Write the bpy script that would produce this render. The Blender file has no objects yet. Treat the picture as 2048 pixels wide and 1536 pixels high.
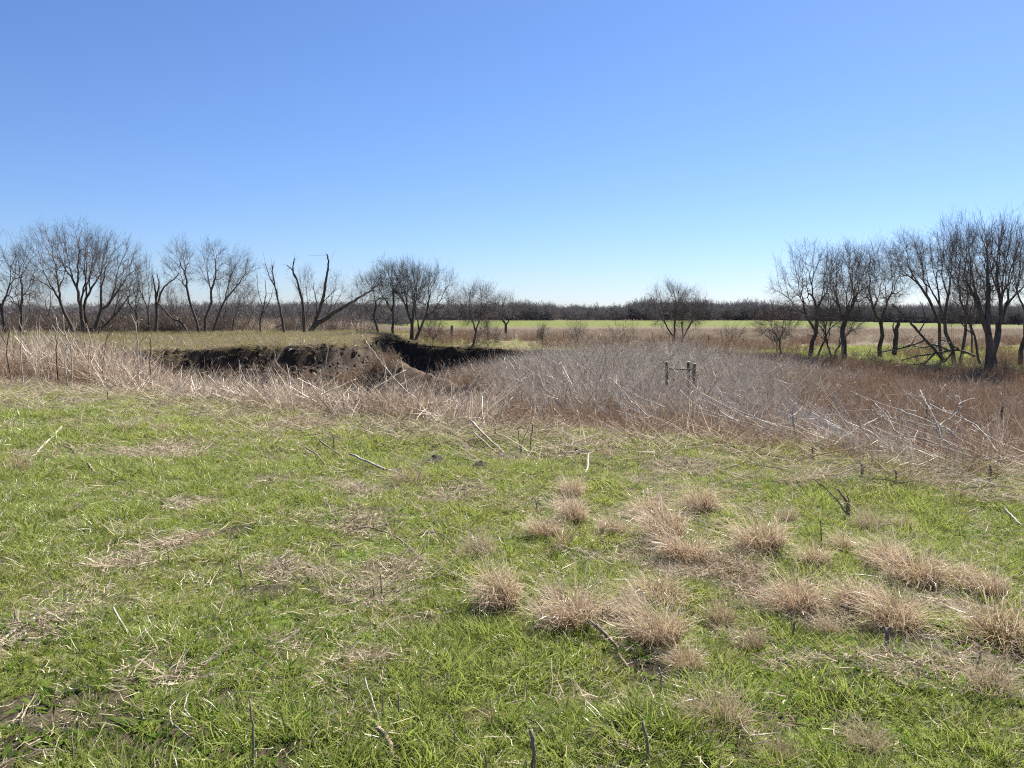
import bpy, math
import numpy as np
from mathutils import Vector

rng = np.random.default_rng(7)
SC = bpy.context.scene
COL = SC.collection

# ------------------------------------------------------------------ camera
F, PITCH, EYE = 1538.0, math.atan(133 / 1538.0), 1.6
cam = bpy.data.cameras.new('camera')
cam.sensor_width = 36.0
cam.lens = 36.0 * F / 2048.0
cam.clip_start, cam.clip_end = 0.05, 6000
cam_o = bpy.data.objects.new('camera', cam)
COL.objects.link(cam_o)
cam_o.location = (0, 0, EYE)
cam_o.rotation_euler = (math.radians(90) - PITCH, 0, 0)
SC.camera = cam_o

# ------------------------------------------------------------------ sky, sun, exposure
SUN_EL, SUN_AZ = 47.0, 38.0
world = bpy.data.worlds.new('World')
SC.world = world
world.use_nodes = True
wn = world.node_tree.nodes
wn.clear()
sky = wn.new('ShaderNodeTexSky')
sky.sky_type = 'NISHITA'
sky.sun_disc = False
sky.sun_elevation = math.radians(SUN_EL)
sky.sun_rotation = math.radians(SUN_AZ)
sky.altitude = 300
sky.air_density = 1.08
sky.dust_density = 0.25
sky.ozone_density = 10.0
bg = wn.new('ShaderNodeBackground')
bg.inputs['Strength'].default_value = 0.053
wo = wn.new('ShaderNodeOutputWorld')
tint = wn.new('ShaderNodeVectorMath')
tint.operation = 'MULTIPLY'
tint.inputs[1].default_value = (1.0, .945, 1.035)
world.node_tree.links.new(sky.outputs[0], tint.inputs[0])
world.node_tree.links.new(tint.outputs[0], bg.inputs[0])
world.node_tree.links.new(bg.outputs[0], wo.inputs[0])

S_DIR = Vector((math.sin(math.radians(SUN_AZ)) * math.cos(math.radians(SUN_EL)),
                math.cos(math.radians(SUN_AZ)) * math.cos(math.radians(SUN_EL)),
                math.sin(math.radians(SUN_EL))))
sun = bpy.data.lights.new('sun', 'SUN')
sun.energy = 5.0
sun.angle = math.radians(0.5)
sun.color = (1.0, 0.955, 0.88)
sun_o = bpy.data.objects.new('sun', sun)
COL.objects.link(sun_o)
sun_o.rotation_euler = S_DIR.to_track_quat('Z', 'Y').to_euler()
SC.view_settings.view_transform = 'Standard'
SC.view_settings.look = 'None'
SC.view_settings.gamma = 1.0
SC.view_settings.use_curve_mapping = False
SC.view_settings.exposure = 1.4
SC.render.engine = 'CYCLES'
SC.cycles.use_denoising = False
SC.cycles.filter_width = 1.15
SC.cycles.max_bounces = 5
SC.cycles.diffuse_bounces = 3
SC.cycles.transmission_bounces = 3

# ------------------------------------------------------------------ noise, terrain
def sstep(a, b, v):
    t = np.clip((v - a) / (b - a), 0, 1)
    return t * t * (3 - 2 * t)

def hsh(ix, iy, seed):
    m = np.int64(0xffffffff)
    h = (ix * np.int64(374761393) + iy * np.int64(668265263) + np.int64(seed) * np.int64(982451653)) & m
    h = ((h ^ (h >> 13)) * np.int64(1274126177)) & m
    return ((h ^ (h >> 16)) & np.int64(0xffff)) / 65535.0

def vn(x, y, seed=0):
    ix, iy = np.floor(x).astype(np.int64), np.floor(y).astype(np.int64)
    fx, fy = x - ix, y - iy
    fx, fy = fx * fx * (3 - 2 * fx), fy * fy * (3 - 2 * fy)
    a, b = hsh(ix, iy, seed), hsh(ix + 1, iy, seed)
    c, d = hsh(ix, iy + 1, seed), hsh(ix + 1, iy + 1, seed)
    return (a * (1 - fx) + b * fx) * (1 - fy) + (c * (1 - fx) + d * fx) * fy

def fbm(x, y, sc, seed=0, oct=3):
    x, y = np.asarray(x, float) / sc, np.asarray(y, float) / sc
    r, a, t = 0, 1.0, 0
    for i in range(oct):
        r = r + a * vn(x * 2 ** i + 17.3 * i, y * 2 ** i + 5.1 * i, seed + i)
        t += a
        a *= 0.5
    return r / t

BANK = np.array([(-140, 27), (-40, 29), (-25, 31), (-19, 33), (-15, 36.5), (-12, 39.5), (-9.6, 41.3), (-8.8, 44), (-9.8, 50),
                 (-10.6, 56), (-9.5, 60.5), (-6, 60), (-3, 58.5), (0, 58), (6, 57), (12, 55), (18, 52), (24, 46.5),
                 (32, 42), (60, 37), (160, 33), (160, 3000), (-140, 3000)], float)

def bank_sd(x, y):
    """distance to the rim of the land beyond the cut, positive inside it"""
    best = np.full(x.shape, 1e9)
    ins = np.zeros(x.shape, bool)
    n = len(BANK)
    for i in range(n):
        a, b = BANK[i], BANK[(i + 1) % n]
        e = b - a
        t = np.clip(((x - a[0]) * e[0] + (y - a[1]) * e[1]) / (e @ e), 0, 1)
        best = np.minimum(best, np.hypot(x - a[0] - t * e[0], y - a[1] - t * e[1]))
        c = (a[1] > y) != (b[1] > y)
        with np.errstate(divide='ignore', invalid='ignore'):
            xi = a[0] + (y - a[1]) / (b[1] - a[1] if b[1] != a[1] else 1e-9) * e[0]
        ins ^= c & (x < xi)
    return np.where(ins, best, -best)

def wobble(x, y, d):
    wob = (fbm(x, y, 3.0, 21) - .5) * 1.6 + (fbm(x, y, .7, 31) - .5) * .5
    return d + wob * np.clip(1 - np.abs(d) / 6, 0, 1) * (1 - .6 * sstep(13, 20, x))

def edge_s(x, y):
    return 0.51 * x + 0.86 * y - 9.15

LIPX = [-80, -25, -15, -10, -7, 0, 6, 12, 18, 25, 45]
LIPZ = [0, -.1, .1, .25, -.5, -.8, -.9, -1.0, -1.3, -1.5, -1.5]

def terrain(x, y):
    x, y = np.asarray(x, float), np.asarray(y, float)
    s = edge_s(x, y)
    r = x / np.maximum(y, 5)
    wl = sstep(-0.42, -0.62, r)
    near = -2.5 * (1 - np.exp(-np.maximum(s - 0.5, 0) / 9.0)) * (1 - 0.8 * wl)
    near = near + 0.7 * np.exp(-((x - 6) ** 2 + (y - 38) ** 2) / 90.0)
    k = np.clip(1.2 - y / 60, 0, 1)
    near = near + k * ((fbm(x, y, 2.6, 3) - .5) * 0.16 + (fbm(x, y, 0.55, 9, 2) - .5) * 0.10)
    d = bank_sd(x, y)
    wsc = 1 - sstep(13, 20, x)
    dd = wobble(x, y, d)
    zl = np.interp(x, LIPX, LIPZ)
    wl2 = sstep(-0.12, -0.2, r)
    zf = np.interp(y, [70, 185, 420, 1600], [-1.0, -0.9, -0.05, 0.3]) * (1 - wl2) + 0.15 * wl2
    far = zl + (zf - zl) * sstep(60, 125, y)
    far = far + (fbm(x, y, 5, 41) - .5) * .22 * np.clip(1.6 - y / 120, 0, 1)
    o = np.maximum(-dd, 0)
    face = zl - wsc * 0.8 * np.clip(o / 0.25, 0, 1) - (0.25 + 0.5 * wsc) * o + (fbm(x, y, 1.1, 51) - .5) * .35 * np.clip(o, 0, 1)
    z = np.where(dd > 0, far, np.maximum(near, face))
    ax, ay, bx, by = -5.9, 36.0, 0.6, 29.6
    t = np.clip(((x - ax) * (bx - ax) + (y - ay) * (by - ay)) / ((bx - ax) ** 2 + (by - ay) ** 2), 0, 1)
    q = np.hypot(x - ax - t * (bx - ax), y - ay - t * (by - ay))
    ridge = -0.4 + t * -1.15 - 0.62 * q + (fbm(x, y, 1.3, 61) - .5) * .5 + (fbm(x, y, .33, 63, 2) - .5) * .28
    return np.maximum(z, np.where(q < 4, ridge, -9))

def gz(x, y):
    return float(terrain(np.array([x]), np.array([y]))[0])

CP, SP = math.cos(PITCH), math.sin(PITCH)

def ray(px, py):
    a, b = (px - 1024) / F, (768 - py) / F
    return np.array([a, CP + b * SP, -SP + b * CP])

def at(px, py, Y):
    d = ray(px, py)
    return np.array([0, 0, EYE]) + d * (Y / d[1])

def hit(px, py, y0=1.5, y1=150):
    d = ray(px, py)
    Y = np.geomspace(y0, y1, 3000)
    P = d[None] * (Y / d[1])[:, None]
    below = P[:, 2] + EYE <= terrain(P[:, 0], P[:, 1])
    i = int(np.argmax(below)) if below.any() else len(Y) - 1
    x, y = P[i, 0], P[i, 1]
    return np.array([x, y, gz(x, y)])

# ------------------------------------------------------------------ materials
def nt(name):
    m = bpy.data.materials.new(name)
    m.use_nodes = True
    m.node_tree.nodes.clear()
    return m, m.node_tree.nodes, m.node_tree.links

def rgba(c):
    return (c[0], c[1], c[2], 1.0)

def attr(N, name, typ='GEOMETRY'):
    a = N.new('ShaderNodeAttribute')
    a.attribute_name = name
    a.attribute_type = typ
    return a.outputs['Fac']

def math_n(N, L, op, a, b=None, clamp=False):
    n = N.new('ShaderNodeMath')
    n.operation = op
    n.use_clamp = clamp
    for i, v in enumerate((a, b)):
        if v is None:
            continue
        if isinstance(v, (int, float)):
            n.inputs[i].default_value = v
        else:
            L.new(v, n.inputs[i])
    return n.outputs[0]

def mixc(N, L, fac, a, b):
    n = N.new('ShaderNodeMix')
    n.data_type = 'RGBA'
    for sock, v in ((n.inputs[0], fac), (n.inputs[6], a), (n.inputs[7], b)):
        if isinstance(v, (int, float)):
            sock.default_value = v
        elif isinstance(v, tuple):
            sock.default_value = rgba(v)
        else:
            L.new(v, sock)
    return n.outputs[2]

def mat_blade(name, a, b, tip=None, tipamt=.6, c=None, transl=.4, gloss=.06, rough=.35, inst=True):
    """thin plant matter: a..b by stem and clump, tip colour along the stem, c a rarer third colour"""
    m, N, L = nt(name)
    v = attr(N, 'v')
    fac = math_n(N, L, 'MULTIPLY', v, .55 if inst else 1.0)
    if inst:
        fac = math_n(N, L, 'ADD', fac, math_n(N, L, 'MULTIPLY', attr(N, 'tint', 'INSTANCER'), .5), True)
    col = mixc(N, L, fac, a, b)
    if c is not None:
        w = math_n(N, L, 'GREATER_THAN', math_n(N, L, 'FRACT', math_n(N, L, 'MULTIPLY', v, 37.7)), .8)
        col = mixc(N, L, w, col, c)
    if tip is not None:
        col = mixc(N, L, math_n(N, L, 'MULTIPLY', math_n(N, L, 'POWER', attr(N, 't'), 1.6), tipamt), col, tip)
    d = N.new('ShaderNodeBsdfDiffuse')
    t = N.new('ShaderNodeBsdfTranslucent')
    g = N.new('ShaderNodeBsdfGlossy')
    g.inputs['Roughness'].default_value = rough
    L.new(col, d.inputs[0])
    L.new(col, t.inputs[0])
    x = N.new('ShaderNodeMixShader')
    x.inputs[0].default_value = transl
    L.new(d.outputs[0], x.inputs[1])
    L.new(t.outputs[0], x.inputs[2])
    y = N.new('ShaderNodeMixShader')
    y.inputs[0].default_value = gloss
    L.new(x.outputs[0], y.inputs[1])
    L.new(g.outputs[0], y.inputs[2])
    o = N.new('ShaderNodeOutputMaterial')
    L.new(y.outputs[0], o.inputs[0])
    return m

def mat_wood(name, a, b, scale=9.0, stretch=.12, bump=.4, rough=.85):
    m, N, L = nt(name)
    tc = N.new('ShaderNodeTexCoord')
    mp = N.new('ShaderNodeMapping')
    mp.inputs['Scale'].default_value = (1, 1, stretch)
    L.new(tc.outputs['Object'], mp.inputs[0])
    n = N.new('ShaderNodeTexNoise')
    n.inputs['Scale'].default_value = scale
    n.inputs['Detail'].default_value = 5
    L.new(mp.outputs[0], n.inputs['Vector'])
    r = N.new('ShaderNodeMapRange')
    r.inputs[1].default_value, r.inputs[2].default_value = .35, .65
    L.new(n.outputs[0], r.inputs[0])
    col = mixc(N, L, r.outputs[0], a, b)
    p = N.new('ShaderNodeBsdfPrincipled')
    p.inputs['Roughness'].default_value = rough
    p.inputs['Specular IOR Level'].default_value = .2
    L.new(col, p.inputs['Base Color'])
    bp = N.new('ShaderNodeBump')
    bp.inputs['Strength'].default_value = bump
    bp.inputs['Distance'].default_value = .02
    L.new(n.outputs[0], bp.inputs['Height'])
    L.new(bp.outputs[0], p.inputs['Normal'])
    o = N.new('ShaderNodeOutputMaterial')
    L.new(p.outputs[0], o.inputs[0])
    return m

def mat_ground():
    m, N, L = nt('ground')
    geo = N.new('ShaderNodeNewGeometry')
    def noise(sc, det=4, lo=.35, hi=.65):
        n = N.new('ShaderNodeTexNoise')
        n.inputs['Scale'].default_value = sc
        n.inputs['Detail'].default_value = det
        L.new(geo.outputs['Position'], n.inputs['Vector'])
        r = N.new('ShaderNodeMapRange')
        r.inputs[1].default_value, r.inputs[2].default_value = lo, hi
        L.new(n.outputs[0], r.inputs[0])
        return r.outputs[0], n.outputs[0]
    n1, _ = noise(.35, 5)
    n2, h2 = noise(22, 6)
    n3, _ = noise(2.2, 6)
    thatch = mixc(N, L, n2, (.09, .068, .04), (.24, .185, .115))
    green = mixc(N, L, n2, (.04, .065, .01), (.13, .18, .03))
    col = mixc(N, L, math_n(N, L, 'MULTIPLY', math_n(N, L, 'ADD', n3, .35), attr(N, 'green'), True), thatch, green)
    field = mixc(N, L, n1, (.09, .11, .022), (.13, .145, .034))
    col = mixc(N, L, attr(N, 'field'), col, field)
    dry = mixc(N, L, n3, (.085, .068, .045), (.165, .13, .09))
    col = mixc(N, L, attr(N, 'dry'), col, dry)
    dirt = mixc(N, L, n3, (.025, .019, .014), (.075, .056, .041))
    tan = mixc(N, L, n3, (.06, .042, .029), (.135, .095, .064))
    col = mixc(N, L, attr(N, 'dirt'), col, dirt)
    col = mixc(N, L, attr(N, 'tan'), col, tan)
    p = N.new('ShaderNodeBsdfPrincipled')
    p.inputs['Roughness'].default_value = .95
    p.inputs['Specular IOR Level'].default_value = .1
    L.new(col, p.inputs['Base Color'])
    bp = N.new('ShaderNodeBump')
    bp.inputs['Strength'].default_value = .7
    bp.inputs['Distance'].default_value = .05
    L.new(h2, bp.inputs['Height'])
    L.new(bp.outputs[0], p.inputs['Normal'])
    o = N.new('ShaderNodeOutputMaterial')
    L.new(p.outputs[0], o.inputs[0])
    return m

M = dict(
    ground=mat_ground(),
    bark=mat_wood('bark', (.05, .04, .032), (.13, .11, .09)),
    twig=mat_blade('twig', (.095, .078, .066), (.18, .15, .125), transl=0, gloss=.03, rough=.5, inst=False),
    twig_red=mat_blade('twig_reddish', (.08, .05, .042), (.14, .095, .08), transl=0, gloss=.03, rough=.5, inst=False),
    far_twig=mat_blade('far_twig', (.15, .137, .135), (.235, .22, .217), transl=.1, gloss=0.0),  # greyed and lightened, so distance haze is painted into the twig colour
    grass=mat_blade('green_grass', (.13, .18, .022), (.27, .295, .054), tip=(.49, .51, .17), tipamt=.55, transl=.55, gloss=.03, rough=.36),
    grass_pale=mat_blade('pale_green_grass', (.18, .175, .065), (.36, .30, .165), transl=.4, gloss=.008),
    thatch=mat_blade('dead_grass', (.33, .255, .17), (.62, .53, .39), c=(.14, .10, .065), transl=.25, gloss=.015, rough=.5),
    weed=mat_blade('broad_weed', (.10, .175, .02), (.19, .26, .05), transl=.5, gloss=.08, rough=.3),
    clump=mat_blade('bunch_grass', (.155, .088, .045), (.36, .225, .12), tip=(.82, .69, .50), tipamt=.95, transl=.4, gloss=.05, inst=False),  # rust blades with pale tips; base darkened further to paint in foot shade
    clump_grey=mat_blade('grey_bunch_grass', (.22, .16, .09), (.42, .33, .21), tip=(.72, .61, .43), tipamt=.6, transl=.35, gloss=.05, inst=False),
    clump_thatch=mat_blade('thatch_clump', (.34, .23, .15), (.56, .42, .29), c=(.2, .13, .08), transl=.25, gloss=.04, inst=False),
    brush=mat_blade('brown_brush', (.17, .105, .063), (.33, .22, .14), c=(.46, .36, .25), transl=.15, gloss=.02),
    stalk=mat_blade('pale_stalk', (.46, .37, .265), (.74, .64, .49), c=(.22, .15, .11), transl=.15, gloss=.04),
    grey=mat_blade('grey_stalk', (.31, .27, .215), (.60, .54, .445), c=(.17, .11, .07), transl=.12, gloss=.03),
    tall_dry=mat_blade('tall_dry_grass', (.26, .20, .14), (.42, .34, .25), transl=.3, gloss=.03),
    pale_twig=mat_blade('pale_twig', (.44, .40, .34), (.74, .70, .62), c=(.25, .19, .14), transl=.1, gloss=.03),
    under=mat_blade('undergrowth', (.11, .085, .068), (.23, .185, .15), transl=.1, gloss=.02),
    stub=mat_wood('weathered_stub', (.13, .095, .065), (.34, .27, .195), 30, .15),
    pale_wood=mat_wood('pale_dead_wood', (.25, .215, .17), (.52, .46, .38), 25, .2),
    dark_stem=mat_wood('dark_stem', (.065, .047, .033), (.15, .11, .08), 25, .2),
    post=mat_wood('weathered_post', (.09, .08, .062), (.21, .19, .155), 14, .1),
    post_top=mat_wood('pale_post_end', (.5, .46, .4), (.66, .6, .52), 30, 1),
    steel=mat_wood('rusty_steel', (.05, .035, .028), (.10, .075, .06), 30, 1),
    clod=mat_wood('soil_clod', (.05, .037, .027), (.13, .095, .068), 12, 1, .8),
    soil=mat_wood('dark_soil', (.018, .014, .011), (.05, .038, .028), 18, 1, .9),
)

# ------------------------------------------------------------------ mesh helpers
class MB:
    """collects quads with the float attributes v (stem random) and t (along the stem)"""
    def __init__(self):
        self.V, self.Q, self.v, self.t, self.n = [], [], [], [], 0

    def add(self, V, Q, v, t):
        self.V.append(V.reshape(-1, 3))
        self.Q.append(Q.reshape(-1, 4) + self.n)
        self.v.append(np.broadcast_to(v, (len(self.V[-1]),)) if np.ndim(v) == 0 else v.ravel())
        self.t.append(np.broadcast_to(t, (len(self.V[-1]),)) if np.ndim(t) == 0 else t.ravel())
        self.n += len(self.V[-1])

    def ribbons(self, P, W, v=None, side=None):
        """P (n,k,3) centre lines, W (n,k) widths"""
        n, k = P.shape[:2]
        if n == 0:
            return
        T = np.gradient(P, axis=1)
        if side is None:
            side = rng.normal(size=(n, 1, 3))
        S = np.cross(T, side)
        S /= np.linalg.norm(S, axis=2, keepdims=True) + 1e-9
        S = S * W[:, :, None] * .5
        V = np.stack([P - S, P + S], 2)
        b = (np.arange(n) * k * 2)[:, None] + (np.arange(k - 1) * 2)[None]
        Q = np.stack([b, b + 1, b + 3, b + 2], -1)
        if v is None:
            v = rng.random(n)
        vv = np.broadcast_to(v[:, None, None], (n, k, 2))
        tt = np.broadcast_to(np.linspace(0, 1, k)[None, :, None], (n, k, 2))
        self.add(V, Q, vv, tt)

    def tubes(self, P, R, sides=5, v=None, cap=False):
        n, k = P.shape[:2]
        if n == 0:
            return
        T = np.gradient(P, axis=1)
        T /= np.linalg.norm(T, axis=2, keepdims=True) + 1e-9
        m = T.mean(1)
        ref = np.where(np.abs(m[:, 2:3]) > .8, np.array([[1., 0, 0]]), np.array([[0, 0, 1.]]))
        A = np.cross(T, ref[:, None])
        A /= np.linalg.norm(A, axis=2, keepdims=True) + 1e-9
        B = np.cross(T, A)
        th = np.arange(sides) * 2 * math.pi / sides
        V = P[:, :, None] + R[:, :, None, None] * (A[:, :, None] * np.cos(th)[:, None] + B[:, :, None] * np.sin(th)[:, None])
        b = (np.arange(n) * k * sides)[:, None, None] + (np.arange(k - 1) * sides)[None, :, None]
        j = np.arange(sides)[None, None]
        j2 = (j + 1) % sides
        Q = np.stack([b + j, b + j2, b + sides + j2, b + sides + j], -1)
        if v is None:
            v = rng.random(n)
        vv = np.broadcast_to(v[:, None, None], (n, k, sides))
        tt = np.broadcast_to(np.linspace(0, 1, k)[None, :, None], (n, k, sides))
        self.add(V, Q, vv, tt)
        if cap and sides in (4, 6, 8):
            for e in (0, k - 1):
                base = np.arange(n) * k * sides + e * sides
                off = self.n - n * k * sides
                if sides == 4:
                    q = [[0, 1, 2, 3]]
                elif sides == 6:
                    q = [[0, 1, 2, 3], [0, 3, 4, 5]]
                else:
                    q = [[0, 1, 2, 3], [0, 3, 4, 7], [4, 5, 6, 7]]
                self.Q.append((base[:, None, None] + off + np.array(q)[None]).reshape(-1, 4))

    def mesh(self, name, mat, smooth=True):
        me = bpy.data.meshes.new(name)
        V = np.concatenate(self.V).astype(np.float32)
        Q = np.concatenate(self.Q).astype(np.int32)
        me.vertices.add(len(V))
        me.vertices.foreach_set('co', V.ravel())
        me.loops.add(Q.size)
        me.loops.foreach_set('vertex_index', Q.ravel())
        me.polygons.add(len(Q))
        me.polygons.foreach_set('loop_start', np.arange(len(Q), dtype=np.int32) * 4)
        me.polygons.foreach_set('use_smooth', np.full(len(Q), smooth))
        for nm, src in (('v', self.v), ('t', self.t)):
            a = me.attributes.new(nm, 'FLOAT', 'POINT')
            a.data.foreach_set('value', np.concatenate(src).astype(np.float32))
        me.update(calc_edges=True)
        me.materials.append(mat)
        return me

def link(name, me, parent=None, loc=None):
    o = bpy.data.objects.new(name, me)
    COL.objects.link(o)
    if loc is not None:
        o.location = [float(c) for c in loc]
    if parent is not None:
        o.parent = parent
    return o

def tag(o, label=None, cat=None, group=None, kind=None):
    for k, v in (('label', label), ('category', cat), ('group', group), ('kind', kind)):
        if v:
            o[k] = v
    return o

def thing(name, loc, label, cat, group=None):
    o = link(name, None, None, loc)
    o.empty_display_size = .2
    return tag(o, label, cat, group)

def smooth_line(pts, n):
    """resample a polyline through its points, Catmull-Rom"""
    P = np.asarray(pts, float)
    if len(P) == 2:
        return P[0] + (P[1] - P[0]) * np.linspace(0, 1, n)[:, None]
    E = np.vstack([2 * P[0] - P[1], P, 2 * P[-1] - P[-2]])
    out = []
    for t in np.linspace(0, len(P) - 1 - 1e-6, n):
        i = int(t)
        f = t - i
        a, b, c, d = E[i:i + 4]
        out.append(.5 * ((2 * b) + (c - a) * f + (2 * a - 5 * b + 4 * c - d) * f * f + (3 * b - a - 3 * c + d) * f ** 3))
    return np.array(out)

# ------------------------------------------------------------------ the ground
SOIL = []
for px, py, rr in ((70, 1410, .16), (110, 1440, .14), (330, 1495, .16), (385, 1500, .13), (545, 1520, .13), (20, 1520, .14), (230, 1455, .10), (200, 1400, .10),
                   (1310, 1348, .14), (985, 1225, .12), (1040, 1265, .10), (590, 1015, .14), (690, 1000, .12), (1100, 1270, .1), (640, 1090, .12), (1985, 1310, .14), (1850, 1270, .14), (450, 1410, .1), (840, 1240, .1), (520, 1180, .12), (250, 1210, .12), (880, 1360, .08), (1200, 1480, .09), (1560, 1440, .1), (420, 1270, .08), (760, 1020, .14), (480, 1060, .14), (1700, 1360, .08)):
    h = hit(px, py)
    SOIL.append((h[0], h[1], rr * 1.2))
def build_ground():
    ys = np.concatenate([np.linspace(-40, 1.0, 24)[:-1], np.arange(1.0, 14, .09), np.arange(14, 29, .25), np.arange(29, 64, .17),
                         np.geomspace(64, 3000, 70)])
    us = np.linspace(-1, 1, 381)
    X = us[None] * (np.abs(ys)[:, None] * .92 + 9)
    Y = np.broadcast_to(ys[:, None], X.shape)
    Z = terrain(X, Y)
    n, k = X.shape
    V = np.stack([X, Y, Z], -1).reshape(-1, 3)
    b = (np.arange(n - 1) * k)[:, None] + np.arange(k - 1)[None]
    Q = np.stack([b, b + 1, b + k + 1, b + k], -1).reshape(-1, 4)
    x, y = V[:, 0], V[:, 1]
    s, d, r = edge_s(x, y), wobble(x, y, bank_sd(x, y)), x / np.maximum(y, 5)
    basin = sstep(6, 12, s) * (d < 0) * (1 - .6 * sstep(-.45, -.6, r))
    green = np.where(s < .3, .95, np.where(d > 0, .40 + .45 * sstep(.25, .4, r) + .12 * (r < -.15) - .35 * sstep(-.2, -.4, r), .1))
    green = green * (1 - sstep(62, 75, y) * (r > -.2))
    A = dict(
        green=green,
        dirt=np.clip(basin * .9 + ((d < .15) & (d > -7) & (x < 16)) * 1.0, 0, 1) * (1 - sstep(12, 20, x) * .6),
        field=sstep(192, 206, y) * (r > -.19) * (1 - sstep(415, 425, y)),
        dry=np.clip(sstep(72, 85, y) * (1 - sstep(192, 206, y)) * .85 + (d > 0) * (y < 90) * sstep(-.18, -.3, r) * .35 + ((s > .3) & (d < 0)) * .25 * (1 - basin), 0, 1),
    )
    ax, ay, bx, by = -5.9, 36.0, 0.6, 29.6
    t = np.clip(((x - ax) * (bx - ax) + (y - ay) * (by - ay)) / ((bx - ax) ** 2 + (by - ay) ** 2), 0, 1)
    q = np.hypot(x - ax - t * (bx - ax), y - ay - t * (by - ay))
    A['tan'] = (1 - sstep(.7, 1.7, q)) * .9
    A['dirt'] = np.maximum(A['dirt'], sum((np.hypot(x - a, y - b) < c * (.55 + fbm(x, y, .7, 99))) * 1.0 for a, b, c in SOIL).clip(0, 1) * .9)
    qc = Q[:, 0]
    fy, fd, fx = y[qc], d[qc], x[qc]
    bank = (fd < .6) & (fd > -6) & (fx < 16) & (fx > -22) & (fy > 28)
    crop = (A['field'][qc] > .5) & ~bank
    parts = (('meadow_ground', ~bank & ~crop), ('eroded_dirt_bank', bank), ('crop_field', crop))
    for nm, msk in parts:
        q4 = Q[msk]
        idx, inv = np.unique(q4, return_inverse=True)
        me = bpy.data.meshes.new(nm)
        me.vertices.add(len(idx))
        me.vertices.foreach_set('co', V[idx].astype(np.float32).ravel())
        me.loops.add(q4.size)
        me.loops.foreach_set('vertex_index', inv.astype(np.int32).ravel())
        me.polygons.add(len(q4))
        me.polygons.foreach_set('loop_start', np.arange(len(q4), dtype=np.int32) * 4)
        me.polygons.foreach_set('use_smooth', np.ones(len(q4), bool))
        for a, val in A.items():
            at_ = me.attributes.new(a, 'FLOAT', 'POINT')
            at_.data.foreach_set('value', val[idx].astype(np.float32))
        me.update(calc_edges=True)
        me.materials.append(M['ground'])
        o = link(nm, me)
        o['kind'] = 'structure'
build_ground()

# ------------------------------------------------------------------ scatter of uncountable plants
def scatter(name, protos, P, rot, scale, tint, label=None, cat=None):
    n = len(P)
    me = bpy.data.meshes.new(name)
    me.vertices.add(n)
    me.vertices.foreach_set('co', P.astype(np.float32).ravel())
    for nm, typ, val in (('rot', 'FLOAT_VECTOR', rot), ('scl', 'FLOAT_VECTOR', scale), ('tint', 'FLOAT', tint), ('pick', 'INT', rng.integers(0, len(protos), n))):
        a = me.attributes.new(nm, typ, 'POINT')
        if typ == 'FLOAT_VECTOR':
            a.data.foreach_set('vector', val.astype(np.float32).ravel())
        else:
            a.data.foreach_set('value', val.astype(np.int32 if typ == 'INT' else np.float32))
    o = link(name, me)
    g = bpy.data.node_groups.new(name, 'GeometryNodeTree')
    g.interface.new_socket('Geometry', in_out='INPUT', socket_type='NodeSocketGeometry')
    g.interface.new_socket('Geometry', in_out='OUTPUT', socket_type='NodeSocketGeometry')
    N, L = g.nodes, g.links
    gi, go = N.new('NodeGroupInput'), N.new('NodeGroupOutput')
    join = N.new('GeometryNodeJoinGeometry')
    for p in protos:
        oi = N.new('GeometryNodeObjectInfo')
        oi.inputs['Object'].default_value = p
        oi.inputs['As Instance'].default_value = False
        ti = N.new('GeometryNodeGeometryToInstance')
        L.new(oi.outputs['Geometry'], ti.inputs[0])
        L.new(ti.outputs[0], join.inputs[0])
    iop = N.new('GeometryNodeInstanceOnPoints')
    iop.inputs['Pick Instance'].default_value = True
    def named(nm, typ):
        a = N.new('GeometryNodeInputNamedAttribute')
        a.data_type = typ
        a.inputs['Name'].default_value = nm
        return next(s for s in a.outputs if s.enabled and s.name == 'Attribute')
    e2r = N.new('FunctionNodeEulerToRotation')
    L.new(named('rot', 'FLOAT_VECTOR'), e2r.inputs[0])
    L.new(gi.outputs[0], iop.inputs['Points'])
    L.new(join.outputs[0], iop.inputs['Instance'])
    L.new(named('pick', 'INT'), iop.inputs['Instance Index'])
    L.new(e2r.outputs[0], iop.inputs['Rotation'])
    L.new(named('scl', 'FLOAT_VECTOR'), iop.inputs['Scale'])
    L.new(iop.outputs[0], go.inputs[0])
    md = o.modifiers.new('scatter', 'NODES')
    md.node_group = g
    o['kind'] = 'stuff'
    tag(o, label, cat)
    return o

def proto(mb, name, mat):
    return bpy.data.objects.new(name, mb.mesh(name, mat))

def rots(n, tilt=.15):
    return np.stack([rng.normal(0, tilt, n), rng.normal(0, tilt, n), rng.uniform(0, 6.283, n)], 1)

def s3(n, lo, hi):
    s = rng.uniform(lo, hi, n)
    return np.stack([s, s, s], 1)

def fan_points(n, y0, y1, margin=1.5, k=.70):
    """random ground points over the wedge in view and a little beyond"""
    y = np.sqrt(rng.uniform(y0 ** 2, y1 ** 2, n))
    x = rng.uniform(-1, 1, n) * (y * k + margin)
    return x, y

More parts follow.
